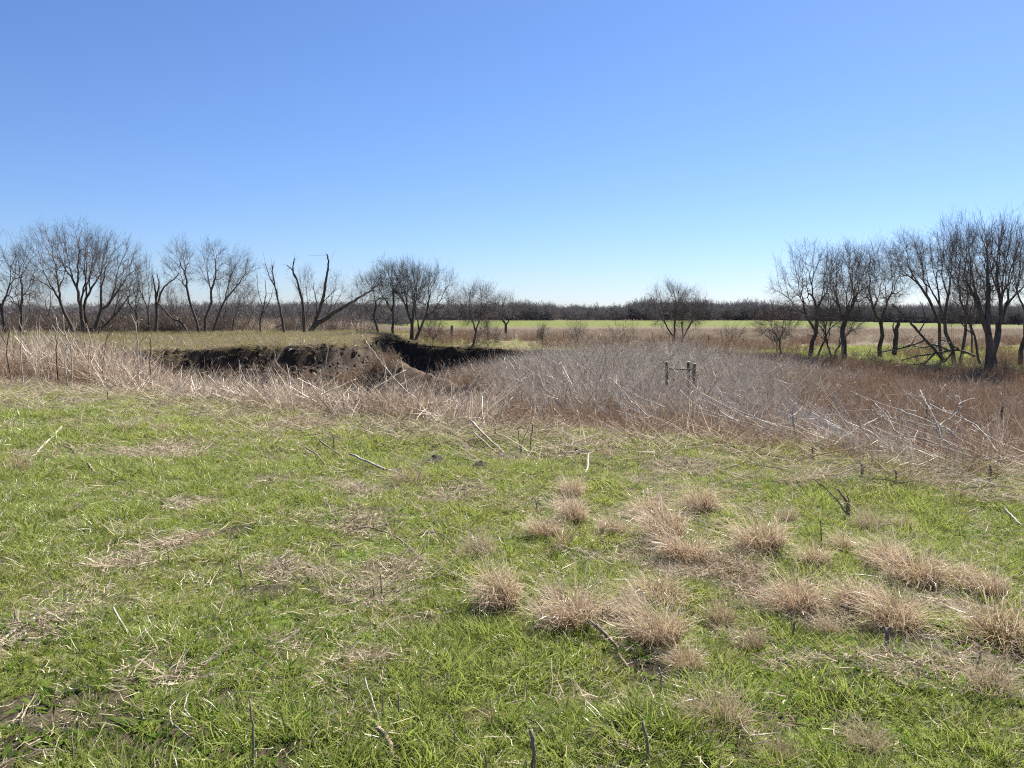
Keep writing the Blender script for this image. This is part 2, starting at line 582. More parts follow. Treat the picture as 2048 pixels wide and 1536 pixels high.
def blades(n, spread, l0, l1, w, droop=.5, k=4, lean=(0, 0), up=1.0):
    """n curved blades out of a small disc"""
    a, r = rng.uniform(0, 6.283, n), spread * np.sqrt(rng.random(n))
    base = np.stack([r * np.cos(a), r * np.sin(a), np.zeros(n) - .01], 1)
    a2 = a + rng.normal(0, .8, n)
    out = rng.uniform(.1, 1.0, n)
    d = np.stack([out * np.cos(a2) + lean[0], out * np.sin(a2) + lean[1], np.full(n, up)], 1)
    d /= np.linalg.norm(d, axis=1, keepdims=True)
    l = rng.uniform(l0, l1, n)
    t = np.linspace(0, 1, k)
    hz = np.stack([np.cos(a2) + lean[0] * 1.2, np.sin(a2) + lean[1] * 1.2, np.full(n, -.8)], 1)
    P = base[:, None] + d[:, None] * (l[:, None] * t)[:, :, None] + hz[:, None] * ((droop * rng.uniform(.3, 1.2, n) * l)[:, None] * t ** 2)[:, :, None] * .6
    W = w * rng.uniform(.7, 1.3, n)[:, None] * (1 - .85 * t ** 1.5)[None]
    return P, W

def stalks(mb, n, spread, h0, h1, w, lean=(0, 0), lj=.25, nb=4, bl=.35, k=5, bend=.12):
    """upright dead stems with thin side branches"""
    a, r = rng.uniform(0, 6.283, n), spread * np.sqrt(rng.random(n))
    base = np.stack([r * np.cos(a), r * np.sin(a), np.full(n, -.05)], 1)
    d = np.stack([lean[0] + rng.normal(0, lj, n), lean[1] + rng.normal(0, lj, n), np.ones(n)], 1)
    d /= np.linalg.norm(d, axis=1, keepdims=True)
    h = rng.uniform(h0, h1, n)
    t = np.linspace(0, 1, k)
    cv = np.stack([rng.normal(0, bend, n) + lean[0] * .4, rng.normal(0, bend, n) + lean[1] * .4, rng.normal(-.04, .05, n)], 1)
    P = base[:, None] + d[:, None] * (h[:, None] * t)[:, :, None] + cv[:, None] * (h[:, None] * t ** 2)[:, :, None]
    P[:, 1:-1] += rng.normal(0, .012, (n, k - 2, 3)) * h[:, None, None]
    W = w * rng.uniform(.7, 1.3, n)[:, None] * (1 - .6 * t)[None]
    v = rng.random(n)
    mb.ribbons(P, W, v)
    if nb:
        m = n * nb
        i = np.repeat(np.arange(n), nb)
        tb = rng.uniform(.3, .97, m)
        f = tb * (k - 1)
        j = np.minimum(f.astype(int), k - 2)
        fr = (f - j)[:, None]
        p0 = P[i, j] * (1 - fr) + P[i, j + 1] * fr
        dr = d[i] * .8 + rng.normal(0, .55, (m, 3))
        dr /= np.linalg.norm(dr, axis=1, keepdims=True)
        l = h[i] * bl * rng.uniform(.35, 1.0, m) * (1.15 - .6 * tb)
        e = rng.normal(0, .18, (m, 3))
        tt = np.linspace(0, 1, 3)
        B = p0[:, None] + dr[:, None] * (l[:, None] * tt)[:, :, None] + e[:, None] * (l[:, None] * tt ** 2)[:, :, None]
        mb.ribbons(B, w * .55 * (1 - .5 * tt)[None] * np.ones((m, 1)), v[i])

def near_veg():
    # green tufts
    pr = []
    for q in range(6):
        mb = MB()
        P, W = blades(26, .06, .028 + .005 * q, .062 + .009 * q, .0040, .6, up=.8)
        mb.ribbons(P, W)
        pr.append(proto(mb, f'grass_tuft_{q}', M['grass']))
    th = []
    for q in range(6):
        mb = MB()
        P, W = blades(16, .085, .04, .10 + .015 * q, .0040, .25, up=.3, k=4)
        P[:, :, 2] = np.abs(P[:, :, 2]) * .6 + .004
        P += rng.normal(0, .006, P.shape)
        mb.ribbons(P, W)
        th.append(proto(mb, f'dead_tuft_{q}', M['thatch']))
    wd = []
    for q in range(4):
        mb = MB()
        P, W = blades(9, .02, .035, .075, .016, .9, up=.7, k=5)
        W = .012 * np.array([.35, .8, 1.0, .75, .1])[None] * rng.uniform(.7, 1.3, (9, 1))
        mb.ribbons(P, W, side=np.cross(np.gradient(P, axis=1), np.array([0, 0, 1.])))
        wd.append(proto(mb, f'weed_{q}', M['weed']))
    G, T, Wd = [], [], []
    for y0, y1, dens, sc in ((1.7, 5, 520, 1.0), (5, 9, 330, 1.15), (9, 19, 170, 1.5)):
        area = .75 * (y1 ** 2 - y0 ** 2) + 3 * (y1 - y0)
        x, y = fan_points(int(area * dens), y0, y1, 1.6)
        s = edge_s(x, y)
        lush = fbm(x, y, 1.1, 77) * .55 + fbm(x, y, .28, 88, 2) * .45
        bare = fbm(x, y, .7, 99)
        pale = sstep(.35, .75, fbm(x, y, 3.5, 120))
        near_edge = sstep(-2.2, .6, s)
        thin = near_edge * .55 + .12 * pale
        for (cx, cy, cr) in PATCH:
            lush = lush - .36 * np.clip(1.3 - np.hypot(x - cx, y - cy) / cr, 0, 1)
        hole = np.zeros(len(x), bool)
        for (cx, cy, cr) in SOIL:
            hole |= np.hypot(x - cx, y - cy) < cr * (.5 + bare)
        hole &= rng.random(len(x)) < .86
        g = (lush > .23 + .25 * thin * rng.random(len(x))) & (s < .9) & ~hole & (rng.random(len(x)) < .95 - .5 * thin)
        t = (rng.random(len(x)) < np.where(lush < .28, .85, .14 + .30 * near_edge + .1 * pale)) & (s < 1.4) & ~(hole & (rng.random(len(x)) < .8))
        G.append(np.stack([x[g], y[g], sc * (.65 + .9 * np.clip((lush[g] - .32) * 2.2, 0, 1)), pale[g] * .5 + near_edge[g] * .4], 1))
        T.append(np.stack([x[t], y[t], np.full(t.sum(), sc), rng.random(t.sum())], 1))
        if y0 < 9:
            w = (rng.random(len(x)) < np.where(y < 3.9, .16 + .14 * (x < -.4), .055)) & (s < 0)
            Wd.append(np.stack([x[w], y[w], np.full(w.sum(), 1.0), rng.random(w.sum())], 1))
    for nm, A, p, tl, lab in (('green_grass', G, pr, .2, 'short green spring grass covering the near meadow'),
                              ('dead_grass_litter', T, th, .25, 'flat tan dead grass lying between the green blades'),
                              ('broadleaf_weeds', Wd, wd, .2, 'small dark green broadleaf weeds low in the near grass')):
        A = np.concatenate(A)
        n = len(A)
        P = np.stack([A[:, 0], A[:, 1], terrain(A[:, 0], A[:, 1])], 1)
        sc = A[:, 2] * rng.uniform(.7, 1.25, n)
        scatter(nm, p, P, rots(n, tl), np.stack([sc, sc, sc * rng.uniform(.75, 1.15, n)], 1), np.clip(A[:, 3] + rng.normal(0, .15, n), 0, 1), lab, 'grass' if 'grass' in nm else 'weeds')

PATCH = []
for px, py, rr in ((355, 1085, .30), (245, 1120, .3), (740, 1322, .2), (800, 1140, .3), (715, 1190, .25), (580, 1150, .3), (135, 1050, .3), (400, 1008, .35),
                   (720, 985, .4), (1130, 1405, .3), (330, 1370, .3), (60, 1270, .25), (960, 1440, .14), (1000, 1330, .2), (700, 1045, .3), (520, 965, .4),
                   (300, 905, .7), (1590, 1330, .25), (1740, 1330, .25), (1560, 1395, .2), (1850, 1350, .2), (560, 1295, .14), (1250, 1420, .2), (1480, 1130, .4),
                   (1650, 1230, .3), (600, 850, .7), (1400, 940, .7), (1640, 950, .8), (900, 990, .4), (1160, 1120, .25), (1290, 1110, .35), (1400, 1150, .4), (1530, 1200, .4), (1660, 1250, .35), (1880, 1210, .4), (1230, 1250, .3), (1330, 1330, .3), (1100, 1240, .25), (1950, 1330, .3), (1450, 1270, .3), (20, 1130, .2), (1100, 1010, .3)):
    h = hit(px, py)
    PATCH.append((h[0], h[1], rr * .8))
near_veg()

def mid_veg():
    # low grass on the land beyond the cut
    pr = []
    for q in range(4):
        mb = MB()
        P, W = blades(22, .22, .12, .34, .016, .5)
        mb.ribbons(P, W)
        pr.append(proto(mb, f'meadow_tuft_{q}', M['grass_pale']))
    gp = []
    for q in range(4):
        mb = MB()
        P, W = blades(22, .22, .10, .26, .018, .5)
        mb.ribbons(P, W)
        gp.append(proto(mb, f'bank_tuft_{q}', M['grass']))
    x, y = fan_points(30000, 29, 90, 6)
    d = wobble(x, y, bank_sd(x, y))
    r = x / y
    k = (d > .05) & (r < -.1) & (rng.random(len(x)) < .8)
    lip = (d > .0) & (d < .7)
    tl = np.clip(.55 + (fbm(x, y, 5, 130) - .5) * 1.2 + lip * .4 - .35 * sstep(55, 80, y), 0, 1)
    P = np.stack([x, y, terrain(x, y)], 1)
    P0_ = P
    scatter('meadow_grass', pr, P[k], rots(k.sum()), s3(k.sum(), .6, 1.3), tl[k], 'short olive grass on the flat land above the cut bank', 'grass')
    k = (((d > .3) & (r > -.16)) | ((d > -2.6) & (d < -.3) & (r > -.18) & (r < .05) & (y > 50) & (fbm(x, y, 2, 141) > .55))) & (y < 80) & (fbm(x, y, 4, 140) > .30) & (rng.random(len(x)) < .2 + .65 * sstep(.28, .4, r))
    scatter('bank_grass', gp, P[k], rots(k.sum()), s3(k.sum(), .6, 1.3), rng.random(k.sum()) * .6, 'sunlit green grass under the bare trees beyond the creek', 'grass')
    wp = []
    for q in range(4):
        mb = MB()
        P, W = blades(16, .3, .25, .6, .014, .4)
        mb.ribbons(P, W)
        wp.append(proto(mb, f'meadow_dry_tuft_{q}', M['tall_dry']))
    k = (d > .2) & (r < -.12) & (y < 88) & (rng.random(len(x)) < .34 * sstep(.4, .6, fbm(x, y, 3, 145)) * (1 - .6 * sstep(45, 75, y)))
    scatter('meadow_dry_grass', wp, P0_[k], rots(k.sum()), s3(k.sum(), .5, 1.2), rng.random(k.sum()), 'straw coloured weeds scattered over the flat land above the cut bank', 'grass')
    # tall dry grass behind the tree rows
    td = []
    for q in range(4):
        mb = MB()
        P, W = blades(30, .5, .6, 1.3, .03, .35)
        mb.ribbons(P, W)
        td.append(proto(mb, f'tall_tuft_{q}', M['tall_dry']))
    x, y = fan_points(12000, 84, 150, 8)
    r = x / y
    k = ((r < -.19) & (r > -.44) & (y > 86)) | ((r >= -.19) & (y > 88) & (y < 150) & (rng.random(len(x)) < .8))
    x, y = x[k], y[k]
    n = len(x)
    sc = rng.uniform(.7, 1.5, n) * np.where(x / y < -.19, 1, .5)
    scatter('tall_dry_grass', td, np.stack([x, y, terrain(x, y)], 1), rots(n), np.stack([sc, sc, sc], 1), rng.random(n), 'tall straw coloured grass behind the bare trees', 'grass')
mid_veg()

def brush():
    def protos(name, mat, cnt, **kw):
        out = []
        for q in range(5):
            mb = MB()
            stalks(mb, cnt, **kw)
            out.append(proto(mb, f'{name}_{q}', M[mat]))
        return out
    pb = protos('brown_brush', 'brush', 26, spread=.32, h0=.25, h1=.8, w=.0075, lj=.35, nb=6, bl=.5)
    pl = protos('leaning_stalk', 'stalk', 12, spread=.32, h0=.45, h1=1.15, w=.012, lean=(.75, .1), lj=.4, nb=3, bl=.4)
    ps = []
    for q in range(5):
        mb = MB()
        P, W = blades(26, .35, .15, .6, .008, .2, up=.16, k=4)
        P[:, :, 2] = np.abs(P[:, :, 2]) * .7 + .02 + rng.random((26, 1)) * .06
        mb.ribbons(P + rng.normal(0, .012, P.shape), W)
        ps.append(proto(mb, f'straw_{q}', M['thatch']))
    pw = protos('pale_stalk', 'stalk', 9, spread=.4, h0=.6, h1=1.35, w=.010, lj=.3, nb=5, bl=.4)
    pg = protos('grey_stalk', 'grey', 12, spread=.5, h0=.7, h1=1.9, w=.013, lj=.22, nb=4, bl=.35, bend=.2)
    pbig = protos('bank_brush', 'brush', 26, spread=.6, h0=.4, h1=1.3, w=.02, lj=.35, nb=5, bl=.5)
    x, y = fan_points(70000, 6.5, 56, 3)
    s, d = edge_s(x, y), bank_sd(x, y)
    px = 1024 + F * x / y
    z = terrain(x, y)
    rnd = rng.random(len(x))
    cl = fbm(x, y, 1.6, 150)
    cl2 = fbm(x, y, 4.0, 160)
    X0 = (x, y, z, d, px, cl)
    def emit(name, pr, k, sc, lab, tint=None, lean=0.12):
        n = k.sum()
        P = np.stack([x[k], y[k], z[k] - .02], 1)
        r = rots(n, lean)
        q = sc[k] * rng.uniform(.75, 1.2, n)
        scatter(name, pr, P, r, np.stack([q, q, q], 1), rng.random(n) if tint is None else np.clip(tint[k], 0, 1), lab, 'brush')
        return n
    edge = sstep(-.4, 2.0, s + (cl2 - .5) * 3.6)
    one = np.ones(len(x))
    left = 1 - sstep(170, 400, px)
    pit = (px > 330) & (px < 960)
    low = np.where(pit, 1 - .25 * sstep(4, 8, s), 1.0)
    # red-brown fine brush, all along the edge of the mown meadow and over the slope on the right
    dens = edge * np.where(px > 930, .95, .55) * np.where(pit & (s > 8), .10, 1) * (.5 + cl)
    far_r = sstep(1000, 1250, px) * sstep(16, 26, y)
    k = (rnd < dens * .62) & (d < -.5) & (y < 30) & ~((left > .5) & (y > 27))
    hs = (.55 + .5 * np.clip(s / 5, 0, 1) + .15 * far_r) * low * (1 + .7 * left) * (.75 + .5 * cl)
    k2 = (rng.random(len(x)) < .55 * sstep(-2.6, -.6, s + (cl - .5) * 2) * (1 - sstep(1.2, 3, s)) * (.4 + .9 * cl)) & (d < -.5)
    emit('flattened_straw', ps, k2, one * .9, 'pale flattened straw lying along the foot of the brush', lean=.12)
    emit('brown_brush', pb, k, hs, 'fine reddish brown brush along the edge of the meadow')
    # pale stalks laid over to one side in front of the bank
    k = (rng.random(len(x)) < .72 * sstep(.1, .6, cl2) * sstep(-.6, .8, s) * (1 - sstep(6, 9, s))) & (px > 230) & (px < 960) & (d < -.5)
    emit('leaning_pale_stalks', pl, k, (np.where(px > 330, .60, .78) + .38 * cl) * low, 'bleached stalks blown over towards one side in front of the cut bank', lean=.3)
    # pale stalks elsewhere
    k = (rng.random(len(x)) < (.08 + .13 * left) * sstep(0, 1.5, s)) & (y < 28) & ((px < 430) | (px > 860)) & (d < -.5)
    emit('bleached_stalks', pw, k, (.65 + .45 * left) * (.8 + .4 * cl), 'scattered bleached weed stalks standing in the brown brush', lean=.25)
    pt = protos('pale_twigs', 'pale_twig', 14, spread=.4, h0=.5, h1=1.3, w=.009, lean=(-1.1, .2), lj=.45, nb=5, bl=.45)
    heap = np.exp(-((px - 1880) / 150.0) ** 2) * np.exp(-((s - 1.6) / 1.5) ** 2) + .45 * np.exp(-((px - 1400) / 130.0) ** 2) * np.exp(-((s - 3.0) / 1.6) ** 2)
    k = (rng.random(len(x)) < .5 * heap) & (px > 1150)
    r_ = rots(k.sum(), .2); r_[:, 2] = rng.normal(0, .6, k.sum())
    q_ = rng.uniform(.6, 1.1, k.sum())
    scatter('pale_twig_tangle', pt, np.stack([x[k], y[k], z[k]], 1), r_, np.stack([q_, q_, q_ * .8], 1), rng.random(k.sum()), 'pale tangle of fine fallen twigs around the big branches', 'brush')
    nb_ = (px > 1318) & (px < 1404) & (y > 15) & (y < 26.9)
    # grey stand in the hollow
    cen = sstep(900, 1010, px + (cl2 - .5) * 120) * (1 - .75 * sstep(1560, 1720, px))
    k = (rng.random(len(x)) < .26 * cen) & (y > 17) & (y < 50) & (d < -1.0)
    emit('grey_stalks', pg, k, np.where(nb_, .70, 1) * (.48 + .85 * cl + .35 * (cl2 - .5) + .28 * np.exp(-((px - 1280) / 230.0) ** 2) - .3 * sstep(1450, 1700, px) - .25 * (1 - sstep(900, 1080, px))), 'dense grey weed stalks filling the hollow round the wooden brace')
    k = (rng.random(len(x)) < .16 * cen * sstep(.45, .6, cl2)) & (y > 15) & (y < 48) & (d < -1.0)
    emit('red_brown_thicket', pb, k, (1.3 + .8 * cl), 'reddish brown thickets mixed into the grey weed stalks')
    # brush over the far slope and the floor of the cut
    k = (rng.random(len(x)) < np.where(px > 1500, .42, .12)) & (y > 27) & (d < -.3) & (px > 930)
    emit('hollow_brush', pbig, k, .55 + .25 * cl, 'low dark brush on the floor of the hollow')
    k = (rng.random(len(x)) < .5) & (d > -2.5) & (d < 1.2) & (px > 980) & (px < 1600) & (y > 45)
    emit('creek_edge_brush', pbig, k, .55 + .3 * cl, 'brown brush along the far rim of the hollow')
    k = (px > 1590) & (d > .2) & (d < 26) & (rng.random(len(x)) < .035 * sstep(.4, .62, cl2))
    emit('tree_foot_thicket', pbig, k, .5 + .7 * cl, 'low bare thicket round the feet of the right trees', lean=.2)
    x, y = rng.uniform(-14, 60, 5000), rng.uniform(60, 92, 5000)
    z, cl = terrain(x, y), fbm(x, y, 5, 155)
    k = (x / y > -.13) & (x / y < .72) & (rng.random(5000) < .55 * sstep(.42, .66, cl)) & (bank_sd(x, y) > 1)
    emit('fence_row_brush', pbig, k, .5 + .55 * cl, 'brown brush scattered along the old fence line beyond the creek')
    x, y, z, d, px, cl = X0
    k = (rng.random(len(x)) < .24) & (d > -8) & (d < -.6) & (px < 800) & (px > 100) & (y > 28)
    emit('bank_weeds', pbig, k, .35 + .3 * cl, 'thin weeds on the dark face of the cut bank')
brush()

def clods():
    pr = []
    for q in range(4):
        mb = MB()
        n, k = 5, 7
        th = np.linspace(.15, math.pi - .15, n)[:, None]
        ph = np.linspace(0, 2 * math.pi, k, endpoint=False)[None]
        rr = 1 + rng.normal(0, .22, (n, k))
        V = np.stack([rr * np.sin(th) * np.cos(ph), rr * np.sin(th) * np.sin(ph), rr * np.cos(th) * .7 + 0 * ph], -1) * .12
        i = np.arange(n - 1)[:, None] * k + np.arange(k)[None]
        j = np.arange(n - 1)[:, None] * k + (np.arange(k)[None] + 1) % k
        mb.add(V, np.stack([i, i + k, j + k, j], -1), .5, .0)
        pr.append(bpy.data.objects.new(f'clod_{q}', mb.mesh(f'clod_{q}', M['clod'], smooth=False)))
    x, y = rng.uniform(-24, 12, 26000), rng.uniform(27, 62, 26000)
    d = wobble(x, y, bank_sd(x, y))
    k = (((d < .05) & (d > -6)) | ((x > -8) & (x < 2) & (y < 38) & (rng.random(len(x)) < .3))) & (rng.random(len(x)) < np.where(d > -1.5, .7, .35))
    x, y = x[k], y[k]
    n = len(x)
    sc = (rng.uniform(.2, 1, n) ** 2 * 1.6 + .15) * np.where((x > -8) & (y < 36), .6, 1)
    scatter('soil_clods', pr, np.stack([x, y, terrain(x, y)], 1), rots(n, .8), np.stack([sc, sc, sc], 1), rng.random(n), 'crumbled dark soil clods on the face of the cut bank', 'soil')
    # grass hanging over the rim
    hp = []
    for q in range(4):
        mb = MB()
        P, W = blades(34, .22, .12, .42, .014, 1.1, up=.35, k=5)
        mb.ribbons(P, W)
        hp.append(proto(mb, f'rim_tuft_{q}', M['tall_dry' if q % 2 else 'grass_pale']))
    x, y = rng.uniform(-26, 10, 40000), rng.uniform(28, 62, 40000)
    d = wobble(x, y, bank_sd(x, y))
    k = (d < .45) & (d > -.12) & (rng.random(len(x)) < .9)
    x, y = x[k], y[k]
    n = len(x)
    scatter('rim_grass', hp, np.stack([x, y, terrain(x, y)], 1), rots(n, .3), s3(n, .5, 1.2), rng.random(n), 'dry grass hanging over the rim of the cut bank', 'grass')
clods()

# ------------------------------------------------------------------ trees
def skeleton(base, T, up0, fork):
    """branches (p,dp,q,dq,n,nq) that route from base to every target"""
    out, tips = [], []
    c = T.mean(0)
    stack = [(base, up0 / np.linalg.norm(up0), np.arange(len(T)), fork)]
    while stack:
        p, dp, ix, fr = stack.pop()
        n = len(ix)
        if n == 1:
            q = T[ix[0]]
            dq = (q - p) / (np.linalg.norm(q - p) + 1e-6)
            out.append((p, dp, q, dq, 1, .45))
            tips.append((q, dq))
            continue
        c = T[ix].mean(0)
        q = p + (c - p) * fr
        L = np.linalg.norm(q - p)
        q = q + rng.normal(0, .07, 3) * L
        dq = c - p
        dq /= np.linalg.norm(dq) + 1e-6
        U = T[ix] - q
        U /= np.linalg.norm(U, axis=1, keepdims=True) + 1e-6
        D = U - U.mean(0)
        w, vec = np.linalg.eigh(D.T @ D)
        ax = vec[:, 2] + rng.normal(0, .25, 3)
        pr = D @ ax
        lo = pr < np.quantile(pr, rng.uniform(.3, .7) if n > 4 else .5)
        if lo.all() or not lo.any():
            lo = np.arange(n) < n // 2
        out.append((p, dp, q, dq, n, max(lo.sum(), n - lo.sum())))
        for m in (lo, ~lo):
            stack.append((q, dq, ix[m], rng.uniform(.22, .42)))
    return out, tips

def dome(c, rx, rz, n, ry=None, low=.75, surf=2.0):
    """targets in a crown: fuller towards its outside, wider above than below"""
    ry = rx if ry is None else ry
    v = rng.normal(size=(n * 2, 3))
    v /= np.linalg.norm(v, axis=1, keepdims=True)
    low = max(low, .9)
    v = v[v[:, 2] > -low][:n]
    rad = rng.random(len(v)) ** (1 / surf)
    lob = 1 + .10 * np.sin(v[:, 0] * 5 + rng.uniform(0, 6)) * np.cos(v[:, 2] * 4 + rng.uniform(0, 6)) + rng.normal(0, .03, len(v))
    P = v * (rad * lob)[:, None] * np.array([rx, ry, rz])
    return np.asarray(c) + P

def mesh_branches(br, R0, ntot, trunk, crown, tw, twn=5, twl=.9, twig_up=.06):
    """thick branches into trunk, the rest and the twigs into crown"""
    P0, D0, P1, D1 = (np.array([b[i] for b in br]) for i in range(4))
    n0 = np.array([b[4] for b in br], float)
    n1 = np.array([b[5] for b in br], float)
    L = np.linalg.norm(P1 - P0, axis=1)
    e = .56
    R0 = R0 * .60
    rt = R0 / ntot ** e
    r0, r1 = rt * n0 ** e, rt * n1 ** e
    k = 4
    t = np.linspace(0, 1, k)[None, :, None]
    h00, h10, h01, h11 = 2 * t ** 3 - 3 * t ** 2 + 1, t ** 3 - 2 * t ** 2 + t, -2 * t ** 3 + 3 * t ** 2, t ** 3 - t ** 2
    P = h00 * P0[:, None] + h10 * (D0 * L[:, None])[:, None] * .55 + h01 * P1[:, None] + h11 * (D1 * L[:, None])[:, None] * .55
    P[:, 1:-1] += rng.normal(0, .035, (len(P), k - 2, 3)) * L[:, None, None]
    R = np.maximum(r0[:, None] * (1 - t[:, :, 0]) + r1[:, None] * t[:, :, 0], .0035)
    big = n0 >= max(ntot / 9, 6)
    mid = ~big & (n0 >= 4)
    sm = n0 < 4
    trunk.tubes(P[big], R[big], 7)
    crown.tubes(P[mid], R[mid], 4)
    crown.tubes(P[sm], R[sm], 3)
    # twigs
    src = np.where(n0 <= 5)[0]
    if len(src) == 0 or twn == 0:
        return
    i = np.repeat(src, twn)
    m = len(i)
    f = rng.uniform(.15, 1, m) * (k - 1)
    j = np.minimum(f.astype(int), k - 2)
    fr = (f - j)[:, None]
    p0 = P[i, j] * (1 - fr) + P[i, j + 1] * fr
    d = D1[i] * .85 + rng.normal(0, .42, (m, 3)) + np.array([0, 0, twig_up])
    d /= np.linalg.norm(d, axis=1, keepdims=True)
    l = twl * rng.uniform(.4, 1.1, m)
    tt = np.linspace(0, 1, 3)
    B = p0[:, None] + d[:, None] * (l[:, None] * tt)[:, :, None] + (rng.normal(0, .12, (m, 3)) + np.array([0, 0, .12]))[:, None] * (l[:, None] * tt ** 2)[:, :, None]
    crown.ribbons(B, tw * (1.15 - .5 * tt)[None] * np.ones((m, 1)))
    i2 = np.arange(m)
    fr = rng.uniform(.2, .9, len(i2))[:, None]
    q0 = B[i2, 0] * (1 - fr) + B[i2, 2] * fr
    d2 = d[i2] * .8 + rng.normal(0, .4, (len(i2), 3))
    d2 /= np.linalg.norm(d2, axis=1, keepdims=True)
    l2 = l[i2] * rng.uniform(.3, .7, len(i2))
    C = np.stack([q0, q0 + d2 * l2[:, None]], 1)
    crown.ribbons(C, tw * .75 * np.array([1.0, .6])[None] * np.ones((len(i2), 1)))

def tree(name, label, cat, Y, base_px, stems, R, tips=300, twig='twig', tw=.0075, twn=5, twl=.8, group=None, surf=2.0, extra=None, trunk_mat='bark', yj=0.0):
    surf = surf * 1.9
    """stems: (base px, crown centre px, py, half width px, half height px[, knee px, py, share])"""
    bx = at(base_px, 650, Y)[0]
    root = np.array([bx, Y, gz(bx, Y) - .08])
    tr, cr = MB(), MB()
    tot = len(stems)
    for q, st in enumerate(stems):
        sb, cx, cy, hw, hh = st[:5]
        low = st[5] if len(st) > 5 and st[5] is not None else .6
        fork = st[6] if len(st) > 6 else .38
        share = st[7] if len(st) > 7 else 1.0
        Yq = Y + (q - (tot - 1) / 2) * yj
        b = at(sb, 650, Yq)
        b = np.array([b[0], Yq, root[2]])
        c = at(cx, cy, Yq)
        n = max(12, int(1.0 * tips * share / tot))
        T = dome(c, 1.1 * hw / F * Y, hh / F * Y, n, ry=hw / F * Y * .85, low=low, surf=surf)
        up = np.array([(c[0] - b[0]) * .35, 0, c[2] - b[2]])
        br, _ = skeleton(b, T, up, fork)
        mesh_branches(br, R * math.sqrt(share) * (1 if q == 0 else .8), n, tr, cr, tw, twn, twl)
    for (pts, r0, r1, tws) in extra or ():
        limb(pts, r0, r1, Y, tr, cr, tws, tw)
    return finish_tree(name, label, cat, root, tr, cr, twig, group, trunk_mat)

def limb(pts, r0, r1, Y, tr, cr, tws, tw=.022, root_z=None):
    """a hand-laid limb along picture points at depth Y, with tws short twigs"""
    P = smooth_line([at(a, b, Y + (c[0] if c else 0)) for a, b, *c in pts], 4 * len(pts))
    P[1:-1] += rng.normal(0, r0 * .10, (len(P) - 2, 3))
    r0, r1 = r0 * .72, r1 * .72
    k = len(P)
    tr.tubes(P[None], np.linspace(r0, r1, k)[None] * (1 + rng.normal(0, .06, (1, k))), 7)
    if tws:
        i = rng.integers(k // 3, k, tws)
        d = np.gradient(P, axis=0)[i]
        d = d / np.linalg.norm(d, axis=1, keepdims=True) * .5 + rng.normal(0, .6, (tws, 3))
        l = rng.uniform(.25, 1.1, tws)
        tt = np.linspace(0, 1, 4)
        B = P[i][:, None] + d[:, None] * (l[:, None] * tt)[:, :, None] + rng.normal(0, .2, (tws, 1, 3)) * (l[:, None] * tt ** 2)[:, :, None]
        cr.ribbons(B, tw * 1.4 * (1 - .6 * tt)[None] * np.ones((tws, 1)))

def finish_tree(name, label, cat, root, tr, cr, twig, group, trunk_mat='bark'):
    o = thing(name, root, label, cat, group)
    for nm, mb, mt in (('trunk', tr, trunk_mat), ('crown', cr, twig)):
        if mb.n:
            for a in mb.V:
                a -= root
            link(nm, mb.mesh(nm, M[mt]), o)
    return o

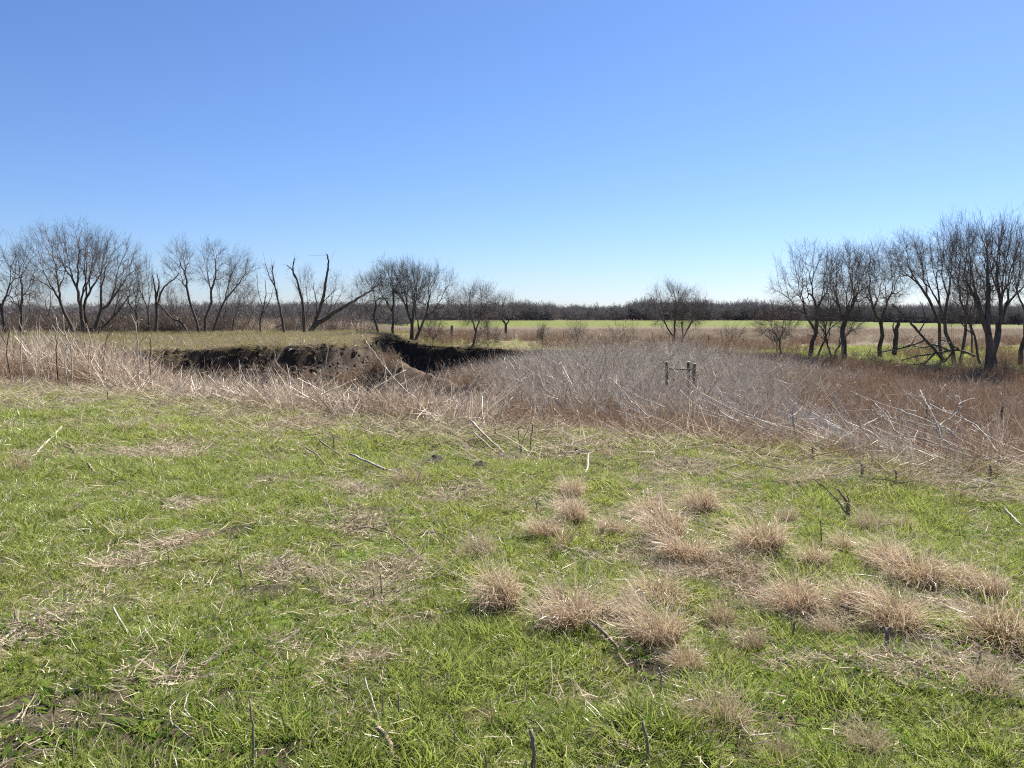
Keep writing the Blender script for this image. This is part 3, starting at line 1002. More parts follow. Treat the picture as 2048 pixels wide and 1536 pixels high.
GL, GR, GM = 'bare trees behind the cut bank', 'bare trees beyond the hollow by the green strip', 'bare trees along the creek'
def trees():
    # row behind the grassy land, far side of the cut
    tree('bare_tree', 'bare tree with twin dark trunks cut by the left edge of the photo', 'tree', 78, 14, [(8, -5, 545, 72, 105), (42, 40, 560, 50, 85)], .36, 380, group=GL, yj=1)
    tree('bare_tree', 'wide bare tree whose limbs sweep far left over the grassy land', 'tree', 80, 147, [(147, 92, 518, 66, 80, .6, .42)], .32, 380, group=GL, yj=1)
    tree('bare_tree', 'tallest dense bare tree of the row, many upright stems', 'tree', 78, 168, [(165, 150, 506, 58, 74, .7, .33), (174, 190, 515, 44, 66, .6, .4)], .36, 560, group=GL, yj=1)
    tree('bare_tree', 'dense bare tree with several trunks leaning right beside the tallest one', 'tree', 76, 187, [(187, 235, 535, 58, 76, .6, .36), (195, 265, 585, 34, 58, .5, .38, .5)], .34, 520, group=GL, yj=1)
    tree('bare_tree', 'slim bare tree arching left with a pale thin crown, right of the dense pair', 'tree', 82, 288, [(280, 255, 575, 36, 70, .6, .4), (296, 285, 560, 26, 72, .6, .4)], .22, 260, group=GL, yj=1)
    tree('bare_tree', 'small bare tree with open twigs between the wide tree and the twin trunks', 'tree', 88, 95, [(95, 98, 590, 34, 62)], .16, 170, group=GL)
    tree('bare_tree', 'thin bare sapling standing under the arching slim tree', 'tree', 86, 238, [(238, 240, 605, 26, 42)], .12, 110, group=GL)
    for px_, cx_, cy_, hw_, hh_, Y_, lab_ in ((58, 62, 600, 30, 56, 92, 'low twiggy bare tree showing between the left edge trees'),
                                              (222, 226, 600, 32, 58, 90, 'twiggy bare tree hidden behind the dense right leaning trunks'),
                                              (330, 332, 600, 26, 54, 92, 'twiggy bare tree standing behind the broken dead tree'),
                                              (445, 452, 590, 30, 64, 92, 'twiggy bare tree in the gap of the three open trees'),
                                              (500, 498, 610, 24, 46, 90, 'twiggy bare tree just left of the slender dead tree')):
        tree('bare_tree', lab_, 'tree', Y_, px_, [(px_, cx_, cy_, hw_, hh_, .9, .3)], .15, 150, group=GL)
    # dead and living trees of the gap
    tr, cr = MB(), MB()
    for a in ([(312, 664), (313, 630), (312, 590), (308, 565), (305, 550)], [(313, 620), (322, 585), (335, 568), (352, 555), (358, 545)], [(312, 600), (318, 570), (314, 548)]):
        limb(a, .26 if a[0][1] > 650 else .15, .05, 80, tr, cr, 10)
    finish_tree('dead_tree', 'broken dead tree with a thick pale trunk and a few stubby limbs', 'tree', np.array([at(312, 650, 80)[0], 80, gz(at(312, 650, 80)[0], 80)]), tr, cr, 'twig', GL)
    tr, cr = MB(), MB()
    limb([(374, 662), (362, 645), (345, 636), (325, 616), (312, 602)], .18, .09, 79, tr, cr, 8)
    limb([(362, 646), (352, 622), (340, 600)], .09, .03, 79, tr, cr, 8)
    finish_tree('leaning_dead_trunk', 'dead trunk leaning low to the left against the broken dead tree', 'tree', np.array([at(374, 650, 79)[0], 79, gz(at(374, 650, 79)[0], 79)]), tr, cr, 'twig', GL)
    tree('bare_tree', 'bare tree whose long bare stem bends left to an open crown', 'tree', 80, 398, [(398, 358, 528, 34, 60, .6, .52)], .24, 210, group=GL, twn=4)
    tree('bare_tree', 'bare tree with a straight upright stem and round open crown, middle of three', 'tree', 80, 410, [(410, 424, 530, 36, 58, .6, .55)], .24, 220, group=GL, twn=4)
    tree('bare_tree', 'bare tree leaning right with a fan crown, last of three open trees', 'tree', 80, 424, [(424, 484, 545, 34, 56, .6, .52)], .22, 210, group=GL, twn=4)
    tree('bare_tree', 'small thin bare tree under the leaning fan crown', 'tree', 84, 464, [(464, 480, 600, 30, 44)], .12, 130, group=GL)
    tree('bare_tree', 'small thin bare tree between the two long stems', 'tree', 86, 350, [(350, 352, 605, 30, 45)], .12, 130, group=GL)
    tr, cr = MB(), MB()
    limb([(521, 664), (521, 640), (528, 610), (532, 585), (530, 560)], .14, .03, 78, tr, cr, 20)
    limb([(523, 632), (540, 600), (546, 580)], .07, .02, 78, tr, cr, 14)
    limb([(526, 615), (516, 580), (514, 545)], .05, .02, 78, tr, cr, 14)
    finish_tree('dead_tree', 'slender dead tree with short broken limbs, leftmost of the dead trees in the gap', 'tree', np.array([at(521, 650, 78)[0], 78, gz(at(521, 650, 78)[0], 78)]), tr, cr, 'twig', GL)
    tr, cr = MB(), MB()
    limb([(568, 666), (564, 635), (556, 600), (550, 570), (545, 545), (546, 530)], .20, .05, 77, tr, cr, 90)
    limb([(551, 575), (540, 555), (533, 535), (530, 527)], .08, .02, 77, tr, cr, 20)
    limb([(566, 650), (552, 655), (545, 664)], .07, .03, 77, tr, cr, 6)
    finish_tree('dead_tree', 'shaggy dead tree leaning left, bristling with short twigs', 'tree', np.array([at(568, 650, 77)[0], 77, gz(at(568, 650, 77)[0], 77)]), tr, cr, 'twig', GL)
    tr, cr = MB(), MB()
    limb([(608, 666), (608, 635), (606, 610), (598, 575), (594, 560), (584, 540), (574, 530)], .27, .05, 76, tr, cr, 22)
    limb([(594, 560), (586, 545), (587, 525), (589, 517)], .12, .06, 76, tr, cr, 6)
    limb([(600, 585), (590, 570), (584, 560)], .06, .02, 76, tr, cr, 8)
    finish_tree('dead_tree', 'tall bare dead trunk with a forked broken top beside the leaning one', 'tree', np.array([at(608, 650, 76)[0], 76, gz(at(608, 650, 76)[0], 76)]), tr, cr, 'twig', GL)
    tr, cr = MB(), MB()
    limb([(620, 666), (630, 650), (655, 634), (690, 612), (715, 598), (740, 582), (758, 568)], .40, .06, 75, tr, cr, 60)
    limb([(624, 660), (634, 635), (645, 600), (651, 570), (655, 545), (657, 522), (653, 508)], .27, .08, 75, tr, cr, 14)
    limb([(634, 636), (632, 600), (626, 572)], .10, .03, 75, tr, cr, 20)
    limb([(645, 605), (660, 590), (672, 580)], .06, .02, 75, tr, cr, 16)
    finish_tree('dead_tree', 'big dead tree split into an upright spike and a long limb leaning right', 'tree', np.array([at(620, 650, 75)[0], 75, gz(at(620, 650, 75)[0], 75)]), tr, cr, 'twig', GL)
    tree('bare_tree', 'faint pale bare tree rising behind the forked dead trunk', 'tree', 96, 617, [(617, 612, 580, 26, 58, .7)], .14, 130, group=GL, twn=4)
    tree('bare_tree', 'faint pale bare tree with fine twigs behind the upright dead spike', 'tree', 97, 640, [(640, 668, 585, 34, 52, .7)], .14, 150, group=GL, twn=4)
    tree('bare_tree', 'knee high bare sapling right of the long leaning dead limb', 'sapling', 70, 716, [(716, 708, 632, 20, 24)], .07, 60, group=GM)
    # along the creek
    tree('bare_tree', 'bare tree leaning left at the left end of the creek cluster', 'tree', 63, 757, [(757, 742, 590, 46, 50, .6, .45)], .20, 260, group=GM)
    tree('bare_tree', 'upright bare tree with a narrow fan crown in the creek cluster', 'tree', 62, 787, [(787, 778, 568, 40, 52, .7, .42)], .20, 300, group=GM)
    tree('bare_tree', 'widest bare tree of the creek cluster, round crown on many spreading stems', 'tree', 62, 828, [(824, 818, 572, 40, 56, .7, .3), (830, 862, 582, 55, 62, .9, .22)], .30, 640, group=GM, yj=.8)
    tree('bare_tree', 'thin bare sapling hanging below the rim between wide tree and lone one', 'sapling', 59.5, 865, [(865, 866, 660, 22, 34)], .07, 80, group=GM)
    tree('bare_tree', 'bare tree on the dark bank just right of the creek cluster', 'tree', 59, 947, [(947, 952, 612, 42, 48, .8, .35)], .18, 300, group=GM)
    tree('bare_tree', 'short bushy bare tree at the foot of the one on the dark bank', 'sapling', 59.5, 975, [(975, 975, 672, 30, 26, .9, .3)], .07, 110, group=GM)
    tree('bare_tree', 'squat bare tree with a thick trunk out in the far grass', 'tree', 105, 1011, [(1011, 1010, 615, 34, 34, .8, .35)], .34, 220, group=GM, twl=1.1)
    tree('bare_tree', 'lone low forked bare tree standing before the green field', 'tree', 61, 1353, [(1350, 1335, 615, 42, 54, .85, .28), (1358, 1378, 622, 34, 46, .8, .28)], .20, 480, group=GM, yj=.6)
    for a, lab, px, hw, top, Y in (('bare_shrub', 'small upright bare shrub below the middle of the green field', 1155, 22, 634, 60),
                                   ('bare_shrub', 'broad bare shrub left of the lone forked tree', 1248, 34, 640, 60),
                                   ('bare_shrub', 'rounded bare shrub between the lone forked tree and the right trees', 1463, 32, 642, 58),
                                   ('bare_shrub', 'little bare shrub low at the left foot of the right trees', 1556, 22, 660, 57),
                                   ('bare_shrub', 'low bare shrub at the lip of the bank right of the leaning dead limb', 735, 26, 648, 60),
                                   ('bare_shrub', 'spindly bare shrub in front of the crop field left of the broad shrub', 1085, 16, 645, 62)):
        tree(a, lab, 'shrub', Y, px, [(px, px - hw * .3, (top + 680) / 2, hw * .8, (690 - top) / 2, .95, .2), (px, px + hw * .3, (top + 684) / 2, hw * .8, (690 - top) / 2, .95, .2)],
             .045, 60, group='bare shrubs along the creek', twl=.6, tw=.009, twn=3, twig='twig_red' if px in (1248,) else 'twig')
    # right hand group
    tree('bare_tree', 'small reddish bare tree at the left end of the right trees', 'tree', 58, 1566, [(1566, 1555, 640, 48, 42, .6, .45)], .13, 230, group=GR, twig='twig_red')
    tree('bare_tree', 'tall round headed bare tree, first big one from the left of the right trees', 'tree', 57, 1622, [(1621, 1614, 565, 66, 92, .85, .36), (1637, 1660, 610, 34, 60, .6, .4, .4)], .30, 640, group=GR, yj=.8)
    tree('bare_tree', 'low forked bare tree shaped like a Y under the round headed one', 'tree', 55, 1668, [(1667, 1640, 645, 30, 34, .5, .3), (1669, 1702, 645, 28, 34, .5, .3)], .14, 180, group=GR)
    tree('bare_tree', 'bare tree with a dark forked trunk, second tall one of the right trees', 'tree', 54, 1692, [(1692, 1694, 566, 54, 84, .75, .38)], .34, 480, group=GR, yj=.8)
    tree('bare_tree', 'bare tree with a straight single trunk and a broad fan crown', 'tree', 58, 1762, [(1763, 1757, 560, 58, 80, .7, .44)], .30, 480, group=GR, yj=.8)
    tree('bare_tree', 'slender bare tree leaning far left across the gap before the big trunks', 'tree', 53, 1888, [(1888, 1815, 520, 42, 58, .6, .6)], .19, 280, group=GR, twn=4)
    tree('bare_tree', 'tall bare tree with two close stems left of the biggest trunk', 'tree', 51, 1918, [(1913, 1876, 520, 48, 88, .6, .45), (1924, 1920, 505, 44, 80, .6, .45)], .24, 420, group=GR, yj=.8)
    tree('bare_tree', 'biggest bare tree with a massive multi stemmed trunk near the right edge', 'tree', 46, 1988, [(1982, 1958, 530, 54, 104, .6, .40), (1994, 2012, 522, 56, 100, .7, .36)], .44, 540, group=GR, yj=1.0)
    tree('bare_tree', 'bare tree cut by the right edge of the photo', 'tree', 50, 2046, [(2046, 2060, 520, 56, 105, .6, .42)], .26, 280, group=GR)
    tree('bare_tree', 'thin crooked bare tree leaning left at the foot of the biggest one', 'tree', 48, 1968, [(1968, 1925, 610, 38, 60, .5, .45)], .14, 170, group=GR, twn=4)
    tree('bare_tree', 'slim dark bare tree standing just behind the two close stems', 'tree', 60, 1950, [(1950, 1945, 580, 32, 80, .6, .45)], .13, 190, group=GR)
    tr, cr = MB(), MB()
    limb([(1789, 708), (1791, 685), (1793, 660), (1797, 643)], .26, .16, 55, tr, cr, 5)
    limb([(1792, 676), (1786, 655), (1788, 645)], .10, .04, 55, tr, cr, 2)
    finish_tree('broken_snag', 'short broken tree snag with a jagged top among the right trees', 'snag', np.array([at(1789, 650, 55)[0], 55, gz(at(1789, 650, 55)[0], 55)]), tr, cr, 'twig', None)
    tr, cr = MB(), MB()
    Y = 50
    z0 = gz(at(1885, 700, Y)[0], Y)
    limb([(1888, 722), (1868, 698), (1838, 665), (1812, 635), (1785, 608)], .17, .05, Y, tr, cr, 40)
    limb([(1850, 680), (1820, 692), (1785, 700), (1750, 705)], .09, .03, Y, tr, cr, 40)
    limb([(1838, 665), (1850, 640), (1845, 610)], .07, .02, Y, tr, cr, 20)
    finish_tree('leaning_dead_trunk', 'dead trunk slanting low across the right trees with drooping limbs', 'tree', np.array([at(1888, 650, Y)[0], Y, z0]), tr, cr, 'twig', None)
    tr, cr = MB(), MB()
    Y = 49
    for a in ([(1950, 712), (1915, 700), (1880, 705), (1835, 712), (1800, 722)], [(1900, 702), (1870, 690), (1845, 695), (1815, 690)], [(1870, 706), (1850, 725), (1820, 730)], [(1905, 704), (1890, 722), (1860, 735)], [(1930, 706), (1900, 688), (1890, 680)]):
        limb(a, .10, .025, Y, tr, cr, 45)
    finish_tree('fallen_treetop', 'tangled fallen treetop lying on the green strip under the right trees', 'fallen tree', np.array([at(1890, 700, Y)[0], Y, gz(at(1890, 700, Y)[0], Y)]), tr, cr, 'twig', None)
trees()

def woods():
    protos = []
    for q in range(5):
        tr, cr = MB(), MB()
        T = dome((0, 0, 5.6), 3.6 + .4 * (q % 3), 6.0, 100, low=.95, surf=2.5)
        br, _ = skeleton(np.array([0, 0, 0.]), T, np.array([0, 0, 1.]), .3)
        mesh_branches(br, .3, 90, cr, cr, .09, 4, 1.5)
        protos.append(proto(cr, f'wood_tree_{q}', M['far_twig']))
    P, S = [], []
    # behind the crop field
    n = 2300
    y = rng.uniform(425, 560, n)
    x = rng.uniform(-.32, .95, n) * y
    P.append(np.stack([x, y], 1)); S.append(rng.uniform(.7, 1.15, n) * (1.04 + .4 * (fbm(x, y, 45, 200) - .5)) * np.where(x / y > .15, 1.0, .85))
    # behind the dry grass at left
    n = 1100
    y = rng.uniform(190, 330, n)
    x = rng.uniform(-1.0, -.13, n) * y
    P.append(np.stack([x, y], 1)); S.append(rng.uniform(.45, .85, n) * np.interp(y, [190, 330], [.62, .95]))
    P, S = np.concatenate(P), np.concatenate(S)
    z = terrain(P[:, 0], P[:, 1])
    k = len(P)
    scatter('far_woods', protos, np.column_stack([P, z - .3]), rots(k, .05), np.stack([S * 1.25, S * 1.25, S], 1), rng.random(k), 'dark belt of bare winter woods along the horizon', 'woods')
    # undergrowth behind the left row
    up = []
    for q in range(4):
        mb = MB()
        stalks(mb, 40, spread=1.0, h0=.8, h1=2.4, w=.035, lj=.4, nb=6, bl=.45)
        up.append(proto(mb, f'undergrowth_{q}', M['under']))
    n = 1100
    y = rng.uniform(82, 104, n)
    x = rng.uniform(-.72, -.2, n) * y
    k = (rng.random(n) < np.where(x / y < -.36, .6, .2))
    x, y = x[k], y[k]
    scatter('undergrowth', up, np.stack([x, y, terrain(x, y)], 1), rots(len(x)), s3(len(x), .5, 1.2), rng.random(len(x)) * .5, 'dark brown undergrowth behind the left tree row', 'undergrowth')
woods()

# ------------------------------------------------------------------ bunch grass clumps
CL_P = {}
def tuft(n, rad, h):
    a = rng.uniform(0, 6.283, n)
    q = np.sqrt(rng.random(n))
    base = np.stack([rad * q * np.cos(a), rad * q * np.sin(a), np.full(n, -.01)], 1)
    tl = np.radians(5 + 44 * q * rng.uniform(.5, 1.2, n))
    a = a + rng.normal(0, .35, n)
    d = np.stack([np.sin(tl) * np.cos(a) - .10, np.sin(tl) * np.sin(a), np.cos(tl)], 1)
    l = h * rng.uniform(.45, 1.0, n) * (1.05 - .25 * q)
    t = np.linspace(0, 1, 7)
    P = base[:, None] + d[:, None] * (l[:, None] * t)[:, :, None]
    dr = np.stack([np.cos(a) * .5 - .25, np.sin(a) * .5, np.full(n, -.75)], 1)
    P = P + dr[:, None] * ((l * rng.uniform(.15, .75, n))[:, None] * t ** 2.6)[:, :, None]
    cu = rng.normal(0, 1, (n, 3)) * .17
    P = P + cu[:, None] * (l[:, None] * np.sin(t * 5.5) * t)[:, :, None]
    W = .0040 * rng.uniform(.6, 1.3, n)[:, None] * (1 - .75 * t ** 2)[None]
    return P, W

def clump_protos():
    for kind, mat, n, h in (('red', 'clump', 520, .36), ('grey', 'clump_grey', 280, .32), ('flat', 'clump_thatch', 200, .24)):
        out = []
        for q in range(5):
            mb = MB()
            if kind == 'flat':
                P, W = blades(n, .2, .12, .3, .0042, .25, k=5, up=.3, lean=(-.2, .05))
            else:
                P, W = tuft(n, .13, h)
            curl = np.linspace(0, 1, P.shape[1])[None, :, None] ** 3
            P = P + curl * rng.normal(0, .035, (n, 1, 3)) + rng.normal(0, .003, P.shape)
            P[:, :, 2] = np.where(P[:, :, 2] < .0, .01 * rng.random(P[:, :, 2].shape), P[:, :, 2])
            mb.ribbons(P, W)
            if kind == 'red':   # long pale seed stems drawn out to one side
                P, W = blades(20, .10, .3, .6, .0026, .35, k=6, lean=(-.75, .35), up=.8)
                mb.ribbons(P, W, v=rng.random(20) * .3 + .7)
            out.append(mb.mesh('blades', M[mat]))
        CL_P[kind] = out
clump_protos()
NCL = [0]
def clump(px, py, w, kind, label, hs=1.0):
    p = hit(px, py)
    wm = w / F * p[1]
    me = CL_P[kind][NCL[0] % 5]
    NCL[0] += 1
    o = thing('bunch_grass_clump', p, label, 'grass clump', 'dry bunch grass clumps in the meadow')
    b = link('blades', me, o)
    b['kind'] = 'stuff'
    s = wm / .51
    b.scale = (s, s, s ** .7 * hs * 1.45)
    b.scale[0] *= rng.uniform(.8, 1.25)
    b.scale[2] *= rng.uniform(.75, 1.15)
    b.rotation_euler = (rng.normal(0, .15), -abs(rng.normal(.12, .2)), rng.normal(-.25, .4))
    return o

for a in (
    (1012, 1208, 125, 'red', 'round rust coloured bunch grass clump, leftmost of the big ones', 1.1),
    (1150, 1250, 160, 'red', 'wide rust coloured clump just right of the leftmost round one', 1),
    (1110, 1195, 70, 'grey', 'small pale clump squeezed between the two rust coloured clumps at left', 1),
    (1088, 1072, 85, 'red', 'low orange clump behind the flat crescent of dead grass', .9),
    (1110, 1095, 115, 'flat', 'flat crescent of dead grass in front of a low orange clump', .8),
    (1150, 1045, 75, 'red', 'upright orange clump above the dead grass crescent', 1.1),
    (1148, 992, 60, 'red', 'small clump with pale drawn out stems at the top of the left column', 1),
    (1062, 1025, 60, 'flat', 'pale flattened clump beside the upright orange one', .8),
    (1225, 1068, 70, 'red', 'small orange clump between the left column and the big straw mass', .9),
    (1300, 1030, 90, 'red', 'straw topped clump at the head of the big diagonal mass', 1.0),
    (1335, 1075, 130, 'red', 'largest straw coloured clump in the middle of the diagonal mass', 1.2),
    (1375, 1120, 130, 'red', 'broad straw clump at the lower end of the diagonal mass', 1.0),
    (1425, 1140, 110, 'flat', 'flattened pinkish grass mat at the foot of the diagonal mass', .9),
    (1480, 1150, 100, 'flat', 'flattened pinkish mat in front of the tall round clump', .8),
    (1405, 1020, 75, 'red', 'dark based clump behind the diagonal mass, near a green tuft', 1.0),
    (1440, 990, 60, 'flat', 'small faded mat behind the dark based clump', .8),
    (1330, 1003, 45, 'grey', 'little grey twiggy clump at the back of the diagonal mass', 1.1),
    (1530, 1100, 105, 'red', 'tall round reddish clump with a deep dark base, alone in green', 1.25),
    (1580, 1045, 55, 'grey', 'small greyish clump just behind the tall round reddish one', 1),
    (1745, 1060, 75, 'grey', 'brownish clump right of the forked grey stub', 1.1),
    (1812, 1058, 60, 'grey', 'second brownish clump right of the forked grey stub', 1.0),
    (1632, 1130, 70, 'red', 'small flat clump between the round reddish one and the wide ones', .8),
    (1690, 1100, 60, 'red', 'small clump behind the wide straw clumps, near a thin dark stem', .9),
    (1775, 1135, 110, 'red', 'clump forming the back end of the wide rust mound at right', 1),
    (1840, 1165, 130, 'red', 'wide rust mound with a black shaded foot', 1.0),
    (1930, 1175, 110, 'red', 'rust clump adjoining the wide mound on its right', 1),
    (1985, 1195, 100, 'red', 'faded clump at the right end of the rust mound', .9),
    (1720, 1215, 110, 'red', 'straw clump at the back of the long pale mound', .9),
    (1790, 1250, 140, 'red', 'long pale mound with green shoots at its right foot', 1.0),
    (1600, 1220, 130, 'red', 'straw clump left of the long pale mound', .9),
    (1540, 1195, 90, 'flat', 'flat straw mat behind the straw clump left of the long mound', .8),
    (1320, 1205, 120, 'red', 'orange clump between the leftmost pair and the straw mass', .9),
    (1265, 1240, 90, 'red', 'clump at the top of the long wind blown streak', 1.0),
    (1320, 1290, 120, 'red', 'clump in the middle of the long wind blown streak', 1.0),
    (1375, 1335, 90, 'red', 'clump at the lower end of the wind blown streak, over a dark hollow', .9),
    (1445, 1450, 160, 'grey', 'greyish straw clump nearest the camera, leaning left', 1.2),
    (1445, 1245, 90, 'grey', 'small faded clump right of the wind blown streak', 1),
    (1505, 1300, 90, 'grey', 'greenish grey clump beside the faded one', 1.1),
    (2000, 1290, 170, 'red', 'large dark footed clump cut by the right edge', 1.2),
    (1985, 1385, 120, 'grey', 'pale spiky clump below the large one at the right edge', .9),
    (1650, 1270, 70, 'grey', 'small spiky clump with a dark broken stem in it', 1.1),
    (1740, 1500, 110, 'grey', 'grey straw clump at the bottom edge right of the middle', .8),
    (1540, 1515, 120, 'flat', 'pale flat mat at the bottom edge right of the near clump', .7),
    (252, 862, 55, 'grey', 'small dark clump in the left meadow, first of three in a line', .9),
    (292, 853, 45, 'grey', 'small dark clump in the left meadow, middle of three in a line', .9),
    (326, 864, 50, 'grey', 'small dark clump in the left meadow, last of three in a line', .8),
    (18, 945, 90, 'flat', 'pinkish tan mat of dead grass at the left edge', 1.0),
    (1222, 918, 40, 'grey', 'dark little clump alone before the brown brush', 1.1),
    (1460, 895, 70, 'flat', 'brown mat where the brush meets the meadow', 1.0),
    (820, 968, 80, 'grey', 'twiggy clump at the end of a fallen stem in the mid meadow', .8),
    (965, 1105, 110, 'grey', 'very pale clump of long fine stems combed to the left', .8),
    (960, 1445, 60, 'flat', 'small round dead mat near the bottom middle', .9),
    (740, 1330, 85, 'flat', 'flat pinkish straw nest in the green grass', .7),
    (355, 1088, 90, 'flat', 'tan straw nest left of the middle meadow', .7),
):
    clump(*a)

# ------------------------------------------------------------------ stems, stubs, sticks
def polytube(name, label, cat, group, lines, mat, sides=7, parts='stem'):
    """lines: list of (points in space, r0, r1); the first is the thing itself when it is alone"""
    root = np.array(lines[0][0][0])
    meshes = []
    for P, r0, r1 in lines:
        P = smooth_line(P, max(6, 3 * len(P)))
        L = np.linalg.norm(P[-1] - P[0])
        P[1:-1] += rng.normal(0, min(r0 * .4, L * .012), (len(P) - 2, 3))
        k = len(P)
        R = np.linspace(r0, r1, k) * (1 + rng.normal(0, .08, k))
        mb = MB()
        mb.tubes((P - root)[None], R[None], 8 if sides > 6 else 6, cap=True)
        meshes.append(mb.mesh(name, M[mat]))
    if len(meshes) == 1:
        return tag(link(name, meshes[0], None, root), label, cat, group)
    o = thing(name, root, label, cat, group)
    for i, me in enumerate(meshes):
        link('stem' if i == 0 else parts, me, o)
    return o

def upright(base, tops, w, label, mat='stub', name='cut_stub', cat='stub', group='cut woody stubs in the meadow', taper=.75):
    """base pixel on the ground; tops: lists of picture points, all at the depth of the base"""
    b = hit(*base)
    r = w / F * b[1] / 2
    lines = []
    for i, t in enumerate(tops):
        pts = [at(px, py, b[1] + .02 * j) for j, (px, py) in enumerate(t)]
        st = b + np.array([0, 0, -.03])
        lines.append(([st] + pts, r * (1 if i == 0 else .7), r * taper * (1 if i == 0 else .6)))
    return polytube(name, label, cat, group, lines, mat)

for a in (
    ((1066, 1545), [[(1068, 1500), (1062, 1458)]], 11, 'grey weathered stub at the bottom edge, middle of the photo'),
    ((1293, 1530), [[(1294, 1490), (1286, 1442)]], 8, 'slim dark curved stub right of the weathered one at the bottom'),
    ((505, 1540), [[(506, 1470), (500, 1400)]], 6, 'tall thin split stub at the bottom, left of the middle'),
    ((972, 1545), [[(972, 1520), (968, 1500)]], 5, 'short stub at the bottom edge left of the weathered one'),
    ((1771, 1300), [[(1775, 1275), (1782, 1252)], [(1772, 1270), (1767, 1250)]], 11, 'dark forked stub in front of the long pale mound'),
    ((1698, 1040), [[(1695, 1015), (1692, 1000), (1674, 977)], [(1697, 1010), (1695, 990)], [(1690, 1022), (1660, 985), (1628, 958)]], 6, 'forked grey stub with a long pale broken stem'),
    ((482, 1160), [[(482, 1145), (479, 1130)]], 7, 'short grey stub in the left meadow'),
    ((762, 1195), [[(762, 1170), (761, 1145)]], 3, 'thin grey stem with a pale flake on top in the middle meadow'),
    ((748, 1200), [[(748, 1185), (746, 1170)]], 4, 'thin dark stub beside the stem with the pale flake'),
    ((700, 1410), [[(698, 1380), (697, 1350)]], 4, 'dark thin stub standing in lush grass, bottom left of middle'),
    ((796, 1450), [[(797, 1415), (797, 1385)]], 4, 'slim dark stem, second of two close ones in lush grass'),
    ((766, 1440), [[(766, 1400), (766, 1372)]], 3, 'slim dark stem, first of two close ones in lush grass'),
    ((908, 1530), [[(909, 1480), (905, 1440), (890, 1425)]], 3, 'hooked thin dark stem near the bottom middle'),
    ((1305, 1405), [[(1320, 1385), (1323, 1360), (1318, 1335)]], 4, 'dark curved stem like a hook in front of the wind blown streak'),
    ((1950, 1345), [[(1957, 1322), (1965, 1300)]], 5, 'dark leaning stem in the spiky clump at right'),
    ((1612, 1170), [[(1615, 1160), (1618, 1148)]], 5, 'small dark stub on the straw mat'),
    ((1644, 1095), [[(1642, 1065), (1641, 1040)]], 3, 'thin upright dark stem behind the wide rust mound'),
    ((1585, 1275), [[(1588, 1255), (1590, 1240)]], 5, 'dark broken stem inside the small spiky clump'),
    ((1206, 1245), [[(1205, 1225), (1204, 1212)]], 5, 'brown stub at the right of the wide rust clump'),
    ((1074, 1025), [[(1073, 1012), (1072, 1000)]], 4, 'little stub in the left clump column'),
    ((1122, 1040), [[(1122, 1025), (1122, 1012)]], 4, 'dark stub left of the upright orange clump'),
    ((1725, 955), [[(1724, 935), (1722, 925)], [(1726, 940), (1732, 930)]], 6, 'pair of short grey stubs where the right brush begins'),
    ((1792, 965), [[(1793, 950), (1790, 940)]], 5, 'short dark stub right of the pair in front of the brush'),
    ((1980, 965), [[(1981, 945), (1980, 930)]], 6, 'dark stub at the butt of the fallen pale branches'),
    ((1628, 925), [[(1626, 910), (1625, 895)]], 4, 'dark stub at the brown mat before the brush'),
    ((905, 870), [[(905, 860), (905, 852)]], 3, 'small dark stub at the meadow edge in the middle'),
    ((990, 878), [[(990, 866), (991, 856)]], 3, 'small dark stub at the meadow edge right of the middle'),
    ((1045, 915), [[(1040, 890), (1036, 858)], [(1043, 890), (1058, 855)]], 3, 'two dark thin stems together at the meadow edge'),
    ((1060, 905), [[(1062, 880), (1066, 848)]], 3, 'dark thin stem right of the two together'),
    ((216, 808), [[(216, 795), (215, 782)]], 3, 'dark thin stub before the left brush'),
    ((85, 818), [[(85, 808), (84, 800)]], 3, 'pale thin stub at the far left meadow edge'),
    ((278, 1135), [[(277, 1118), (277, 1105)]], 3, 'thin dark stub in the tan straw of the left meadow'),
    ((340, 1130), [[(337, 1115), (336, 1100)]], 3, 'thin bent stub by the tan straw nest'),
    ((668, 900), [[(667, 885), (667, 872)]], 3, 'dark thin stub in the upper left meadow'),
    ((146, 1535), [[(146, 1500), (144, 1465)]], 3, 'thin dark stem at the bottom left corner'),
    ((30, 1250), [[(30, 1232), (29, 1215)]], 3, 'thin dark stub by the left edge in leafy weeds'),
):
    upright(*a)

def ground_stick(pts, w, label, mat='pale_wood', lift=None, name='fallen_stick', cat='stick', group='sticks lying in the grass', w1=None):
    P = []
    for i, p in enumerate(pts):
        h = hit(p[0], p[1])
        P.append(h)
    r = w / F * P[0][1] / 2 * .82
    for i, p in enumerate(P):
        p[2] += r * .6 + (lift[i] * .75 if lift else .012)
    return polytube(name, label, cat, group, [(P, r, (w1 or w * .6) / F * P[0][1] / 2)], mat)

